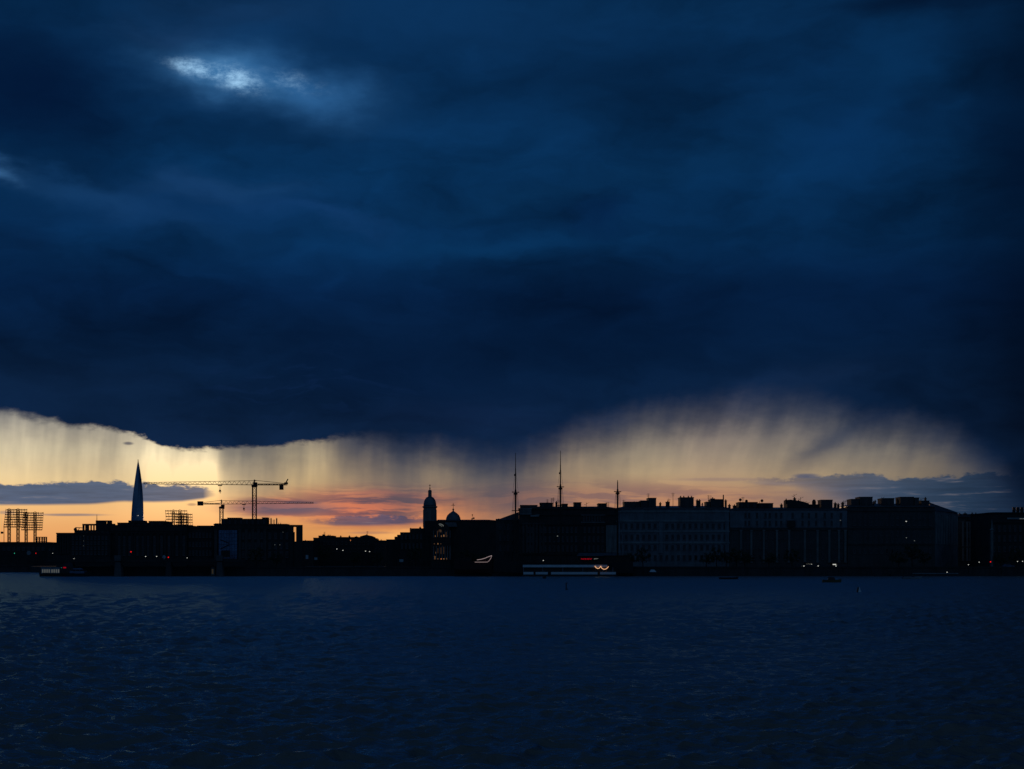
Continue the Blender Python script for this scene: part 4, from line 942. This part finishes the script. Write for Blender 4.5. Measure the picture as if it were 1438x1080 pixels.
# ------------------------------------------------------------------ the bridge-like quay deck at the left
def viaduct():
    Y = 559.0
    t = thing('quay_deck', 'low dark road deck on stone piers along the left bank', 'bridge', (PX(230, Y), Y, 0))
    x0, x1 = PX(64, Y), PX(345, Y)
    s = MB(); s.box(x0, x1, Y - 1.2, Y + 3.0, 5.2, 6.1); s.build('deck', M['dark'], t)
    s = MB(); s.box(x0, x1, Y - 1.0, Y - .7, 4.2, 5.197); s.build('girder', M['steel'], t)
    s = MB()
    for z in (6.5, 7.0): s.box(x0, x1, Y - 1.15, Y - 1.05, z - .04, z + .04)
    n = 60
    for k in range(n): X = x0 + (x1 - x0) * (k + .5) / n; s.box(X - .05, X + .05, Y - 1.16, Y - 1.04, 6.103, 7.02)
    s.build('railing', M['steel'], t)
    for px, w, m in ((100, 1.6, 'stone'), (167, 1.9, 'pier'), (238, 1.6, 'stone'), (309.5, 1.8, 'pier')):
        X = PX(px, Y); p = MB(); p.frust(X - w * .72, X + w * .72, Y - 2.0, Y + 2, -1.0, X - w * .5, X + w * .5, Y - 1.8, Y + 2, 5.195)
        p.box(X - w * .62, X + w * .62, Y - 2.1, Y - 1.3, 5.5, 7.6) if m == 'pier' else None
        p.build('pier', M[m], t)
viaduct()

# ------------------------------------------------------------------ ship, restaurant pontoon, boats
def hull_mb(xc, Y, L, B, zk, zs, sheer, n=18, flip=1):
    """lofted hull, bow towards +x*flip"""
    s = MB(); vs = []; fs = []
    prof = ((0.0, 0.0), (0.55, 0.08), (0.86, 0.35), (1.0, 1.0))
    for i in range(n + 1):
        f = i / n; x = xc + flip * L * (f - .5)
        bw = B / 2 * (1 - max(0, (f - .55) / .45) ** 2.2) * (1 - .25 * max(0, (.2 - f) / .2)); zt = zs + sheer * (max(0, f - .5) * 2) ** 2.2 + sheer * .5 * (max(0, .4 - f) * 2) ** 2
        for sd in (-1, 1):
            for a, b in prof: vs.append((x + flip * (b * .04 * L * max(0, f - .8) * 5), Y + sd * max(.02, bw) * a, zk + (zt - zk) * b))
    m = len(prof) * 2
    for i in range(n):
        for sd in (0, 1):
            for k in range(3):
                a = i * m + sd * 4 + k; b = a + m; q = (a, b, b + 1, a + 1)
                fs.append(q if sd == 0 else q[::-1])
        a = i * m; fs.append((a + 3, a + m + 3, a + m + 7, a + 7))
    fs.append((0, 1, 2, 3, 7, 6, 5, 4)); e = n * m; fs.append((e + 4, e + 5, e + 6, e + 7, e + 3, e + 2, e + 1, e))
    return s.add(vs, fs)

def ship():
    Y = 557.0; k = Y / F
    t = thing('sailing_ship', 'dark three-masted sailing ship moored behind the white floating restaurant', 'ship', (PX(785, Y), Y, 0))
    hull_mb(PX(790, Y), Y, 196 * k, 9.5, -1.0, 4.6, 2.6, flip=-1).build('hull', M['hull'], t)
    s = MB(); s.box(PX(850, Y), PX(884, Y), Y - 3.6, Y + 3.6, 4.9, 7.4); s.box(PX(848, Y), PX(885, Y), Y - 3.9, Y + 3.9, 7.4, 7.6); s.build('stern_cabin', M['wood'], t)
    for px, top, plat, blob_, low in ((724, 636, 692.3, 667, 720), (787, 632.8, 684.8, 664.5, 712), (867.3, 674, 691.5, None, 708)):
        X = PX(px, Y); s = MB()
        zp = PZ(plat, Y)
        s.tube((X, Y, 4), (X, Y, zp), .36, .32, 10); s.tube((X, Y, zp), (X, Y, PZ((plat + top) / 2 - 6, Y)), .23, .17, 8); s.tube((X, Y, PZ((plat + top) / 2 - 6, Y)), (X, Y, PZ(top, Y)), .16, .09, 6)
        m = s.build('mast', M['wood'], t)
        c = MB(); c.lathe(X, Y, [(.4, zp - .8), (.72, zp - .3), (.78, zp - .1), (.36, zp + .1), (.3, zp + 1.2)], 12); c.tube((X - 1.35, Y, zp + .35), (X + 1.35, Y, zp + .25), .15, n=5); c.build('crows_nest', M['wood'], m)
        if blob_:
            c = MB(); c.box(X - .55, X - .12, Y - .25, Y + .25, PZ(blob_, Y) - .35, PZ(blob_, Y) + .3); c.tube((X - .3, Y, PZ(blob_, Y)), (X, Y, PZ(blob_, Y)), .12, n=5); c.build('radar_reflector', M['steel'], m)
        r = MB()
        for sd in (-1, 1):
            r.tube((X + sd * .7, Y, zp), (X + sd * 2.6, Y - 3, 6.0), .045, n=4); r.tube((X + sd * .4, Y, zp - .3), (X + sd * 1.7, Y + 3, 6.0), .045, n=4)
            r.tube((X, Y, PZ(top + 22, Y)), (X + sd * 1.0, Y, zp), .03, n=4)
        r.build('rigging', M['steel'], m)
        b = MB(); zb = zp - 6.5
        b.tube((X - 1.4, Y - .6, zb), (X + 1.4, Y - .6, zb), .16, n=6); b.build('yard', M['wood'], m)
    b = MB(); b.tube((PX(692, Y), Y, 6.6), (PX(674, Y), Y, 9.0), .3, .12, 8); b.build('bowsprit', M['wood'], t)
    # floating restaurant
    Y = 549.0; k = Y / F
    t = thing('floating_restaurant', 'long two-deck floating restaurant with pale blue-white bands along the quay', 'restaurant boat', (PX(799, Y), Y, 0))
    s = MB(); s.box(PX(733, Y), PX(866, Y), Y - 3.2, Y + 3.5, -.8, .55); s.build('pontoon', M['hull'], t)
    s = MB(); s.box(PX(735, Y), PX(863, Y), Y - 2.2, Y + 3.3, .553, 2.4); s.build('lower_cabin', M['dark'], t)
    for a, b in ((735, 749), (752, 769), (773.5, 838.5), (842, 864)):
        p = MB(); p.box(PX(a, Y), PX(b, Y), Y - 3.1, Y - 2.9, PZ(806.6, Y), PZ(803.2, Y)); p.build('lower_panel', M['white'], t)
    s = MB(); s.box(PX(735, Y), PX(852, Y), Y - 2.0, Y + 3.3, 2.403, 4.2); s.build('upper_cabin', M['dark'], t)
    for i in range(14):
        X = PX(738 + i * 9.0, Y); w = MB(); w.box(X - .9, X + .9, Y - 2.28, Y - 2.2, 1.75, 2.35); w.build('window', M['glass'], t)
    s = MB(); s.box(PX(734.2, Y), PX(852, Y), Y - 3.0, Y - 2.75, PZ(796.6, Y), PZ(793.2, Y)); s.build('roof_band', M['white'], t)
    s = MB(); s.box(PX(734.2, Y), PX(852, Y), Y - 2.75, Y + 3.4, 4.203, 4.35); s.build('roof', M['dark'], t)
    for a in (735, 762, 790, 818, 846, 860):
        p = MB(); p.tube((PX(a, Y), Y - 2.6, .55), (PX(a, Y), Y - 2.6, 3.3), .09, n=6); p.build('post', M['grey'], t)
    # garland of lights
    g = MB(); pts = []
    for i in range(8): f = i / 7; pts.append((PX(835 + 8 * f, Y), Y - 3.2, PZ(795.4 + 3.0 * sin(pi * f) ** .8 - .2 * f, Y)))
    for i in range(1, 11): f = i / 10; pts.append((PX(843 + 10.5 * f, Y), Y - 3.2, PZ(796.4 + 3.3 * sin(pi * f) ** .8 - .6 * f, Y)))
    for a, b in zip(pts, pts[1:]): g.tube(a, b, .085, n=5)
    for p_ in pts: g.ball(p_, .13, 6)
    tag(g.build('light_garland', M['garland'], None, pts[0]), 'warm string of bulbs hanging in two swags at the floating restaurant', 'string lights')
    # quay pavilion with the neon sign
    Y = 572.0
    t = thing('pavilion', 'low quayside pavilion with a red and white neon sign above the floating restaurant', 'pavilion', (PX(845, Y), Y, ZG))
    s = MB(); s.box(PX(812, Y), PX(868, Y), Y, Y + 5, ZG, PZ(781, Y)); s.build('wall', M['dark'], t)
    s = MB(); s.frust(PX(810, Y), PX(870, Y), Y - .8, Y + 6, PZ(780.9, Y), PZ and PX(814, Y), PX(866, Y), Y + 1, Y + 5, PZ(776.5, Y)); s.build('roof', M['roof'], t)
    n = 9; sgn = MB(); sgn.box(PX(815.5, Y), PX(841, Y), Y - .5, Y - .3, PZ(786.6, Y), PZ(783.5, Y)); sb = sgn.build('sign_board', M['hull'], t)
    r = MB(); rr = random.Random(2)
    for i in range(n):
        X = PX(816.6 + i * 1.72, Y); h0, h1 = PZ(786.1, Y), PZ(784.1, Y); w_ = .19
        r.box(X - w_, X - w_ + .12, Y - .58, Y - .503, h0, h1)
        if i % 3 != 1: r.box(X - w_ + .12, X + w_, Y - .58, Y - .503, h1 - .12, h1)
        if i % 2: r.box(X + w_ - .1, X + w_, Y - .58, Y - .503, h0, h1 - .12)
        r.box(X - w_ + .12, X + w_ - .1, Y - .58, Y - .503, (h0 + h1) / 2 - .05, (h0 + h1) / 2 + .06)
    r.build('red_tubes', M['neonred'], sb)
    r = MB()
    for i in range(4):
        X = PX(834.8 + i * 1.5, Y); h0, h1 = PZ(786.0, Y), PZ(784.2, Y); r.box(X - .16, X - .05, Y - .58, Y - .503, h0 + .1 * i, h1); r.box(X - .05, X + .16, Y - .58, Y - .503, h1 - .14, h1)
    r.build('white_tubes', M['lampdim'], sb)
    # small moored boat outlined with light tubes
    Y = 556.0; k = Y / F
    t = thing('moored_boat', 'dark red moored boat whose bow is outlined by white light tubes', 'boat', (PX(665, Y), Y, 0))
    hull_mb(PX(664, Y), Y, 52 * k, 4.6, PZ(806, Y), PZ(787, Y) - .3, 1.9).build('hull', M['rust'], t)
    s = MB(); s.box(PX(644, Y), PX(662, Y), Y - 1.5, Y + 1.5, 5.4, 7.0); s.box(PX(643, Y), PX(663, Y), Y - 1.7, Y + 1.7, 7.0, 7.15); s.build('cabin', M['wood'], t)
    l = MB(); yy = Y - 2.7
    up = [(670, 786.3), (676, 785.4), (681, 784), (685.5, 782), (690.6, 780.2)]; lo = [(667, 789.4), (672, 789.4), (678, 789.4), (684.5, 789.3), (687.5, 786.8), (689.6, 783.5), (690.6, 780.4)]
    for ln, rad in ((up, .11), (lo, .075)):
        for a, b in zip(ln, ln[1:]): l.tube((PX(a[0], Y), yy + max(0, a[0] - 675) * .15, PZ(a[1], Y)), (PX(b[0], Y), yy + max(0, b[0] - 675) * .15, PZ(b[1], Y)), rad, n=5)
    l.build('light_tube', M['neonpink'], t)
ship()

def passenger_boat():
    Y = 548.0; k = Y / F
    t = thing('passenger_boat', 'passenger boat with lit rear cabin windows, a red light and bluish decks', 'boat', (PX(92, Y), Y, 0))
    hull_mb(PX(91, Y), Y, 68 * k, 4.4, -.6, 1.15, .7).build('hull', M['hull'], t)
    s = MB(); s.box(PX(60, Y), PX(86, Y), Y - 1.8, Y + 1.8, 1.0, 3.2); s.build('saloon', M['grey'], t)
    for i in range(8):
        w = MB(); X = PX(62.2 + i * 3.05 + (.8 if i > 3 else 0), Y); w.box(X - .22, X + .22, Y - 1.86, Y - 1.803, 1.35, 2.55); w.build('lit_window', M['cabinlight'], t)
    s = MB(); s.box(PX(59, Y), PX(90, Y), Y - 2.0, Y + 2.0, 3.2, 3.35); s.build('saloon_roof', M['grey'], t)
    s = MB(); s.box(PX(86, Y), PX(104, Y), Y - 1.6, Y + 1.6, 1.0, 3.6); s.frust(PX(90, Y), PX(102, Y), Y - 1.4, Y + 1.4, 3.6, PX(91, Y), PX(99.5, Y), Y - 1.2, Y + 1.2, 4.9); s.build('wheelhouse', M['hull'], t)
    s = MB(); s.box(PX(100, Y), PX(120, Y), Y - 1.9, Y + 1.9, 1.1, 2.0); s.build('fore_deck', M['blue'], t)  # blue light on fore deck and awning put into their colour
    s = MB(); s.frust(PX(98, Y), PX(116, Y), Y - 1.5, Y + 1.5, 2.5, PX(98, Y), PX(112, Y), Y - 1.4, Y + 1.4, 3.0); s.build('awning', M['blue'], t)
    for a in (101, 108, 113): p = MB(); p.tube((PX(a, Y), Y - 1.4, 1.9), (PX(a, Y), Y - 1.4, 2.55), .05, n=5); p.build('post', M['grey'], t)
    p = MB(); p.tube((PX(95, Y), Y, 4.9), (PX(95, Y), Y, 6.5), .05, n=5); p.build('mast', M['steel'], t)
    l = MB(); l.box(PX(90.8, Y), PX(94.6, Y), Y - 1.75, Y - 1.603, PZ(798, Y), PZ(796.2, Y)); l.build('red_light', M['neonred'], t)
    l = MB(); l.ball((PX(88.5, Y), Y - 1.9, PZ(797.2, Y)), .1, 6); l.build('green_light', M['lampgreen'], t)
passenger_boat()

def small_craft():
    # low dark motor boat
    Y = 385.0; k = Y / F
    t = thing('motor_boat', 'low dark motor boat with a small windscreen lying off the quay at right', 'boat', (PX(1168, Y), Y, 0))
    hull_mb(PX(1168, Y), Y, 26 * k, 1.7, -.25, .62, .25).build('hull', M['olive'], t)
    s = MB(); s.frust(PX(1163, Y), PX(1172, Y), Y - .6, Y + .6, .6, PX(1163.5, Y), PX(1170, Y), Y - .5, Y + .5, 1.35); s.build('cabin', M['hull'], t)
    s = MB(); s.frust(PX(1169.5, Y), PX(1172.6, Y), Y - .63, Y + .63, .68, PX(1168.6, Y), PX(1170.6, Y), Y - .53, Y + .53, 1.3); s.build('windscreen', M['glass'], t)
    l = MB(); l.ball((PX(1159.3, Y), Y - .7, PZ(815.5, Y)), .06, 6); l.build('stern_light', M['lampdim'], t)
    # two small open boats
    for x0, x1, Y, lab, cm in ((1268, 1294, 470, 'flat pale speedboat drifting close to the quay before the corner house', 'grey'), (1010, 1036, 458, 'slim open rowing boat near the quay before the pale house', 'grey')):
        k = Y / F; t = thing('open_boat', lab, 'boat', (PX((x0 + x1) / 2, Y), Y, 0))
        hull_mb(PX((x0 + x1) / 2, Y), Y, (x1 - x0) * k, 1.6, -.2, .5, .3).build('hull', M[cm] if x0 > 1100 else M['hull'], t)
        s = MB()
        for f in (.35, .55): X = PX(x0 + (x1 - x0) * f, Y); s.box(X - .14, X + .14, Y - .6, Y + .6, .503, .56)
        s.build('thwart', M['wood'], t)
        if x0 > 1100:
            s = MB(); X = PX(x0 + 14, Y); s.frust(X - .1, X + .5, Y - .6, Y + .6, .5, X - .3, X - .05, Y - .5, Y + .5, 1.05); s.build('windscreen', M['glass'], t)
            s = MB(); X = PX(x0 + 1, Y); s.box(X - .3, X + .1, Y - .2, Y + .2, -.1, .8); s.build('outboard_motor', M['hull'], t)
        else:
            for sd in (-1, 1):
                s = MB(); X = PX(x0 + 13, Y); s.tube((X, Y + sd * .5, .62), (X - 1.0, Y + sd * 2.0, .05), .035, n=5); s.build('oar', M['wood'], t)
    # landing stage at right
    Y = 556.0
    t = thing('landing_stage', 'low floating landing stage along the quay before the corner house', 'pontoon', (PX(1300, Y), Y, 0))
    s = MB(); s.box(PX(1250, Y), PX(1345, Y), Y - 1.5, Y + 1.5, -.5, .8); s.build('float', M['hull'], t)
    s = MB(); s.box(PX(1280, Y), PX(1344, Y), Y - 1.55, Y - 1.503, .95, 1.15); s.build('rail', M['grey'], t)
    for k in range(9): s = MB(); X = PX(1281 + k * 7.8, Y); s.box(X - .05, X + .05, Y - 1.5, Y - 1.4, .803, 1.15); s.build('post', M['grey'], t)
    # buoys
    Y = 281.0; X = PX(795, Y)
    t = thing('spar_buoy', 'thin leaning spar buoy with a small flag top, alone on the river', 'buoy', (X, Y, 0))
    s = MB(); s.tube((X - .02, Y, -.3), (X + .02, Y, 1.3), .12, .09, 8); s.build('spar', M['hull'], t)
    s = MB(); s.box(X + .03, X + .33, Y - .02, Y + .02, 1.18, 1.3); s.build('flag', M['hull'], t)
    s = MB(); s.lathe(X + .1, Y, [(.05, -.2), (.26, -.05), (.22, .12), (.06, .22)], 12); s.build('float', M['hull'], t)
    Y = 478.0; X = PX(764.5, Y)
    t = thing('round_buoy', 'small round dark buoy floating in front of the floating restaurant', 'buoy', (X, Y, 0))
    s = MB(); s.ball((X, Y, .25), .62, 12); s.build('float', M['hull'], t)
    s = MB(); s.lathe(X, Y, [(.2, .6), (.12, .85), (.18, .95)], 8); s.build('shackle', M['steel'], t)
    Y = 256.0; X = PX(1205.5, Y)
    t = thing('cone_buoy', 'small cone buoy, half dark and half pale, on open water at right', 'buoy', (X, Y, 0))
    s = MB(); s.lathe(X + .16, Y, [(.34, -.15), (.32, .05), (.03, .95)], 14); s.build('pale_cone', M['white'], t)
    s = MB(); s.slab([(X - .34, -.1), (X - .08, -.1), (X + .0, .85), (X - .1, .92), (X - .2, .5)], Y - .2, Y + .2); s.build('dark_fin', M['hull'], t)
    # tent awning
    Y = 558.0
    t = thing('awning_tent', 'small pale trapezoid awning on a raft at the quay below the pale house', 'tent', (PX(916.5, Y), Y, 0))
    s = MB(); s.frust(PX(911.8, Y), PX(921.4, Y), Y - 1.2, Y + 1.2, PZ(803.2, Y), PX(914.2, Y), PX(918.8, Y), Y - .4, Y + .4, PZ(800.0, Y)); 
    s.build('canvas', M['white'], t)
    s = MB(); s.box(PX(911, Y), PX(922, Y), Y - 1.3, Y + 1.3, -.4, .7); s.build('raft', M['hull'], t)
    for px in (912.3, 920.9):
        s = MB(); s.tube((PX(px, Y), Y - 1, .7), (PX(px, Y), Y - 1, PZ(803.2, Y)), .06, n=6); s.build('post', M['steel'], t)
small_craft()

# ------------------------------------------------------------------ lamps, traffic lights, signs, cars
def lamp_proto(h):
    t = thing('street_lamp', '', 'street lamp', (0, 0, 0), 'street lamps on the far bank')
    s = MB(); s.lathe(0, 0, [(.16, 0), (.12, .3), (.08, .5), (.06, h - .1)], 8); s.tube((0, 0, h - .15), (0, -.5, h + .05), .045, n=5); s.build('pole', M['steel'], t)
    s = MB(); s.frust(-.16, .16, -.95, -.4, h - .02, -.1, .1, -.9, -.45, h + .14); hd = s.build('lamp_head', M['steel'], t)
    s = MB(); s.ball((0, -.7, h - .08), .2, 8); s.build('bulb', M['lamp'], hd)
    return t
LAMPS = [(74, 777, 'street lamp above the far left river wall, right of the red traffic light'), (204.5, 781.3, 'street lamp on the quay deck, brighter and further left of two near the diamond sign'), (220, 781.2, 'street lamp on the quay deck just left of the diamond road sign'),
         (262.5, 783.3, 'street lamp on the quay deck between the red traffic light and the building site'), (104, 788.8, 'street lamp above the passenger boat'), (473, 770.8, 'street lamp below the low terrace, left one of a close pair'),
         (481.5, 772.8, 'street lamp below the low terrace, right one of a close pair'), (513.3, 773.8, 'faint street lamp under the small gable of the low terrace'), (519, 774.4, 'faint street lamp left of the stepped church wing'),
         (763, 787, 'street lamp above the left part of the floating restaurant'), (1360, 793, 'short street lamp below the gabled house'), (1375, 789.3, 'taller street lamp below the gabled house'), (1429, 788.3, 'street lamp below the low black house, second from the right edge'), (1436, 788.2, 'street lamp below the low black house at the right edge'),
         (124.3, 802.2, 'low lamp on the quay just right of the passenger boat'), (134, 802.0, 'low lamp on the quay, second one right of the passenger boat'), (292.5, 797.8, 'low bright lamp beside the little lit booth'), (1330, 806.5, 'tiny lamp on the end of the landing stage'),
         (727, 801.5, 'low lamp on the quay just left of the floating restaurant')]
for i, (px, py, lab) in enumerate(LAMPS):
    Y = 571.0 if py < 796 else 566.0
    zl = PZ(py, Y)
    base = ZG
    if px > 1320 and py > 805: Y, base = 555.8, .8; zl = max(1.5, PZ(py, Y))
    if 64 < px < 345 and py < 796: Y, base = 560.5, 6.1
    if px == 74: Y, base = 800.0, ZG
    zl = PZ(py, Y) if base != .8 else zl
    t = lamp_proto(max(.5, zl - base + .08)); t.location = (PX(px, Y), Y + .7, base); t['label'] = lab
def traffic(px, py, Y, base, col, lab):
    h = PZ(py, Y) - base
    t = thing('traffic_light', lab, 'traffic light', (PX(px, Y), Y, base), 'traffic lights on the far bank')
    X = PX(px, Y); s = MB(); s.tube((X, Y, base), (X, Y, base + h + .6), .08, n=6); s.build('pole', M['steel'], t)
    s = MB(); s.box(X - .22, X + .22, Y - .35, Y - .1, base + h - .7, base + h + .5); hs = s.build('housing', M['hull'], t)
    s = MB(); s.ball((X, Y - .38, base + h), .24, 8); s.build('lit_lens', M[col], hs)
traffic(20.7, 777, 800, ZG, 'lampgreen', 'green traffic light at the far left above the river wall')
traffic(50.6, 777, 800, ZG, 'lampred', 'red traffic light below the floodlight masts')
traffic(184.3, 775, 561, 6.1, 'lampred', 'red traffic light under the glass spire, the highest on the quay deck')
traffic(236.8, 782.6, 561, 6.1, 'lampred', 'red traffic light right beside the diamond road sign')
traffic(1390.5, 789, 571, ZG, 'lampred', 'red traffic light below the low black house at right')
def road_sign(px, py, Y, base, r, n, rot, lab, m):
    X, Z = PX(px, Y), PZ(py, Y)
    t = thing('road_sign', lab, 'sign', (X, Y, base))
    s = MB(); s.tube((X, Y, base), (X, Y, Z + r * .6), .06, n=6); s.build('post', M['steel'], t)
    s = MB(); s.slab([(X + r * cos(rot + 2 * pi * i / n), Z + r * sin(rot + 2 * pi * i / n)) for i in range(n)], Y - .14, Y - .07); s.build('plate', M[m], t)
road_sign(230.5, 782.4, 560.0, 6.1, .82, 4, pi / 2, 'blank bluish diamond road sign on the quay deck', 'sign')
road_sign(40.5, 776.5, 800, ZG, 1.1, 16, 0, 'round dim bluish road sign between the green and red traffic lights', 'grey')

def car(px, Y, lab, m='car', lights=True, base=ZG, kind=0):
    X = PX(px, Y)
    t = thing('parked_van' if kind else 'car', lab, 'van' if kind else 'car', (X, Y, base), 'vehicles on the embankment road')
    L, H = (4.9, 2.1) if kind else (4.2, 1.42)
    s = MB()
    if kind: prof = [(-L / 2, .35), (L / 2, .35), (L / 2, 1.0), (L / 2 - .8, 1.2), (L / 2 - 1.4, H), (-L / 2, H)]
    else: prof = [(-L / 2, .3), (L / 2, .3), (L / 2, .75), (L / 2 - 1.1, .92), (L / 2 - 1.7, H), (-L / 2 + 1.0, H), (-L / 2 + .35, .95), (-L / 2, .85)]
    s.slab([(X + a, base + b) for a, b in prof], Y - .85, Y + .85); bd = s.build('body', M[m], t)
    g = MB(); g.slab([(X + L / 2 - 1.35, base + .98), (X + L / 2 - 1.75, base + H - .12), (X - L / 2 + 1.05, base + H - .12), (X - L / 2 + .6, base + .98)], Y - .88, Y - .853); g.build('side_window', M['glass'], bd)
    for dx in (-L / 2 + .8, L / 2 - .85):
        for sd in (-.86, .66):
            w = MB(); vs = [(X + dx, 0)]; w.tube((X + dx, Y + sd, base + .33), (X + dx, Y + sd + .2, base + .33), .33, n=14); w.build('wheel', M['tyre'], t)
    if lights:
        for sd in (-.6, .6):
            h = MB(); h.ball((X - L / 2 - .03 if lights < 0 else X + L / 2 + .03, Y + sd, base + .7), .16, 8); h.build('headlight', M['lamp'], t)
CARS = [(1122, 577, 'dark car with headlights on, leftmost of the queue below the attic house', 1, 'car', 0), (1137, 574, 'dark car with headlights on, middle of the queue below the attic house', -1, 'car', 0), (1157, 577, 'dark car with headlights on, third in the queue below the attic house', -1, 'car', 0), (1182, 574, 'dark car with headlights on, rightmost of the queue below the attic house', -1, 'car', 0),
        (1416, 572, 'dull blue car parked on the quay near the right edge', 0, 'blue', 0)]
for px, Y, lab, li, m, kd in CARS: car(px, Y, lab, m, li, ZG if Y < 590 else ZG, kd)
def stand_in_board(x0, x1, y0, y1, Y, lab):  # boards added to stand in for pale sky-reflecting patches
    t = thing('stand_in_board', lab, 'stand_in_board', (PX((x0 + x1) / 2, Y), Y, ZG), 'stand-in boards on the left bank')
    s = MB(); s.box(PX(x0, Y), PX(x1, Y), Y - .25, Y, PZ(y1, Y), PZ(y0, Y)); s.build('panel', M['sign'], t)
    s = MB(); s.box(PX(x0, Y) - .1, PX(x1, Y) + .1, Y - .2, Y - .05, PZ(y0, Y) + .003, PZ(y0, Y) + .15); s.build('frame', M['steel'], t)
    for x in (x0 + .5, x1 - .5):
        s = MB(); s.tube((PX(x, Y), Y + .15, ZG), (PX(x, Y), Y + .15, PZ(y0, Y) - .2), .1, n=6); s.build('post', M['steel'], t)
stand_in_board(429.5, 433, 779.5, 785, 600, 'small upright pale stand-in board right of the building site')
stand_in_board(441.5, 446, 783, 786, 604, 'wide low pale stand-in board beside the small upright one')
stand_in_board(561, 566.5, 785.5, 789, 596, 'pale stand-in board below the stepped church wing')
def kiosks():
    Y = 580.0
    for a, b, lab in ((1131, 1141, 'low kiosk with a wide lit strip behind the car queue'), (1168, 1175, 'low kiosk with a short lit strip right of the wider one')):
        t = thing('kiosk', lab, 'kiosk', (PX((a + b) / 2, Y), Y, ZG), 'lit kiosks')
        s = MB(); s.box(PX(a, Y), PX(b, Y), Y, Y + 2.5, ZG, PZ(790.5, Y)); s.build('wall', M['dark'], t)
        s = MB(); s.frust(PX(a, Y) - .3, PX(b, Y) + .3, Y - .5, Y + 2.8, PZ(790.4, Y), PX(a, Y), PX(b, Y), Y, Y + 2.5, PZ(789, Y)); s.build('roof', M['tile'], t)
        s = MB(); s.box(PX(a + 1, Y), PX(b - 1.2, Y), Y - .55, Y - .503, PZ(793.3, Y), PZ(792.1, Y)); s.build('lit_strip', M['lamp'], t)
    Y = 561.0
    t = thing('booth', 'little cream booth lit from inside at the foot of the right stone pier', 'booth', (PX(298.7, Y), Y - 3, 0))
    Yb = Y - 4.2
    s = MB(); s.box(PX(294, Yb), PX(304, Yb), Yb - .6, Yb + 1.8, -.6, .5); s.build('raft', M['stone'], t)
    s = MB(); s.box(PX(296.6, Yb), PX(300.8, Yb), Yb, Yb + 1.2, .5, 2.9); s.build('wall', M['cream'], t)
    s = MB(); s.frust(PX(296, Yb), PX(301.4, Yb), Yb - .2, Yb + 1.4, 2.903, PX(297.5, Yb), PX(300, Yb), Yb + .4, Yb + .8, 3.5); s.build('roof', M['tile'], t)
    s = MB(); s.box(PX(297.4, Yb), PX(299.6, Yb), Yb - .06, Yb - .003, .9, 2.6); s.build('lit_door', glow('booth_light', (170, 150, 110), .05), t)
kiosks()

# ------------------------------------------------------------------ trees on the embankment
def tree_proto(seed, H, W):
    r = random.Random(seed)
    t = thing('broadleaf_tree', '', 'tree', (0, 0, 0), 'trees along the embankment')
    s = MB(); s.tube((0, 0, -.1), (.1, 0, H * .35), .22, .15, 8); s.tube((.1, 0, H * .35), (0, .1, H * .75), .15, .05, 6)
    for k in range(7):
        a = r.uniform(0, 2 * pi); z = H * r.uniform(.28, .55); s.tube((.08, 0, z), (W * .36 * cos(a), W * .36 * sin(a), z + H * r.uniform(.12, .28)), .09, .03, 5)
    s.build('trunk', M['bark'], t)
    c = MB()
    for k in range(46):
        while True:
            p = np.array([r.uniform(-1, 1) for _ in range(3)])
            if .25 < np.linalg.norm(p) < 1: break
        cc = np.array((p[0] * W * .48, p[1] * W * .48, H * .62 + p[2] * H * .36)); cr = r.uniform(.5, 1.0) * W * .13
        for q in range(26):
            d = np.array([r.gauss(0, 1) for _ in range(3)]); d /= np.linalg.norm(d); o = cc + d * cr * r.uniform(.5, 1.1)
            u = np.array([r.gauss(0, 1) for _ in range(3)]); u /= np.linalg.norm(u); v = np.cross(u, d); v /= (np.linalg.norm(v) + 1e-6); sz = r.uniform(.12, .26)
            c.add([o - u * sz, o + v * sz * .6, o + u * sz, o - v * sz * .6], [(0, 1, 2, 3)])
    c.build('crown', M['leaf'], t)
    return t
PROT = [tree_proto(1, 7.0, 6.0), tree_proto(2, 8.5, 6.4), tree_proto(3, 6.0, 6.6)]
TREES = [(455, 590, 1, 'below the low terrace'), (497, 588, 2, 'below the low terrace'), (530, 590, 0, 'below the low terrace'), (583, 592, 1, 'below the church'), (652, 590, 1, 'below the church'), (664, 594, 0, 'below the church'), (676, 590, 2, 'below the church'),
         (884, 578, 2, 'in front of the pale house'), (903, 580, 0, 'in front of the pale house'), (992, 580, 2, 'in front of the pale house'), (1006, 582, 1, 'in front of the pale house'), (1020, 580, 0, 'in front of the pale house'), (1034, 583, 1, 'in front of the attic house'), (1046, 580, 2, 'in front of the attic house'),
         (1080, 583, 2, 'in front of the attic house'), (1112, 584, 0, 'in front of the attic house'), (1262, 580, 2, 'in front of the corner house'), (1281, 582, 1, 'in front of the corner house'), (1298, 580, 0, 'in front of the corner house'), (1405, 578, 2, 'in front of the low black house'), (1427, 580, 0, 'in front of the low black house'), (360, 590, 1, 'in front of the building site'), (388, 592, 0, 'in front of the building site')]
ORD = ['first', 'second', 'third', 'fourth', 'fifth', 'sixth']; cnt = {}
used = set()
for px, Y, v, zone in sorted(TREES):
    k = cnt.get(zone, 0); cnt[zone] = k + 1
    lab = f'{ORD[k]} dark leafy tree from the left {zone}'
    loc = (PX(px, Y), Y, ZG)
    if v not in used:
        o = PROT[v]; o.location = loc; o['label'] = lab; used.add(v)
    else: o = copy_tree(PROT[v], loc, lab)
    o.rotation_euler.z = random.uniform(0, 6.28); sc = random.uniform(.85, 1.12); o.scale = (sc, sc, sc * random.uniform(.9, 1.1))

for o in bpy.data.objects:
    if '_o' in o: del o['_o']
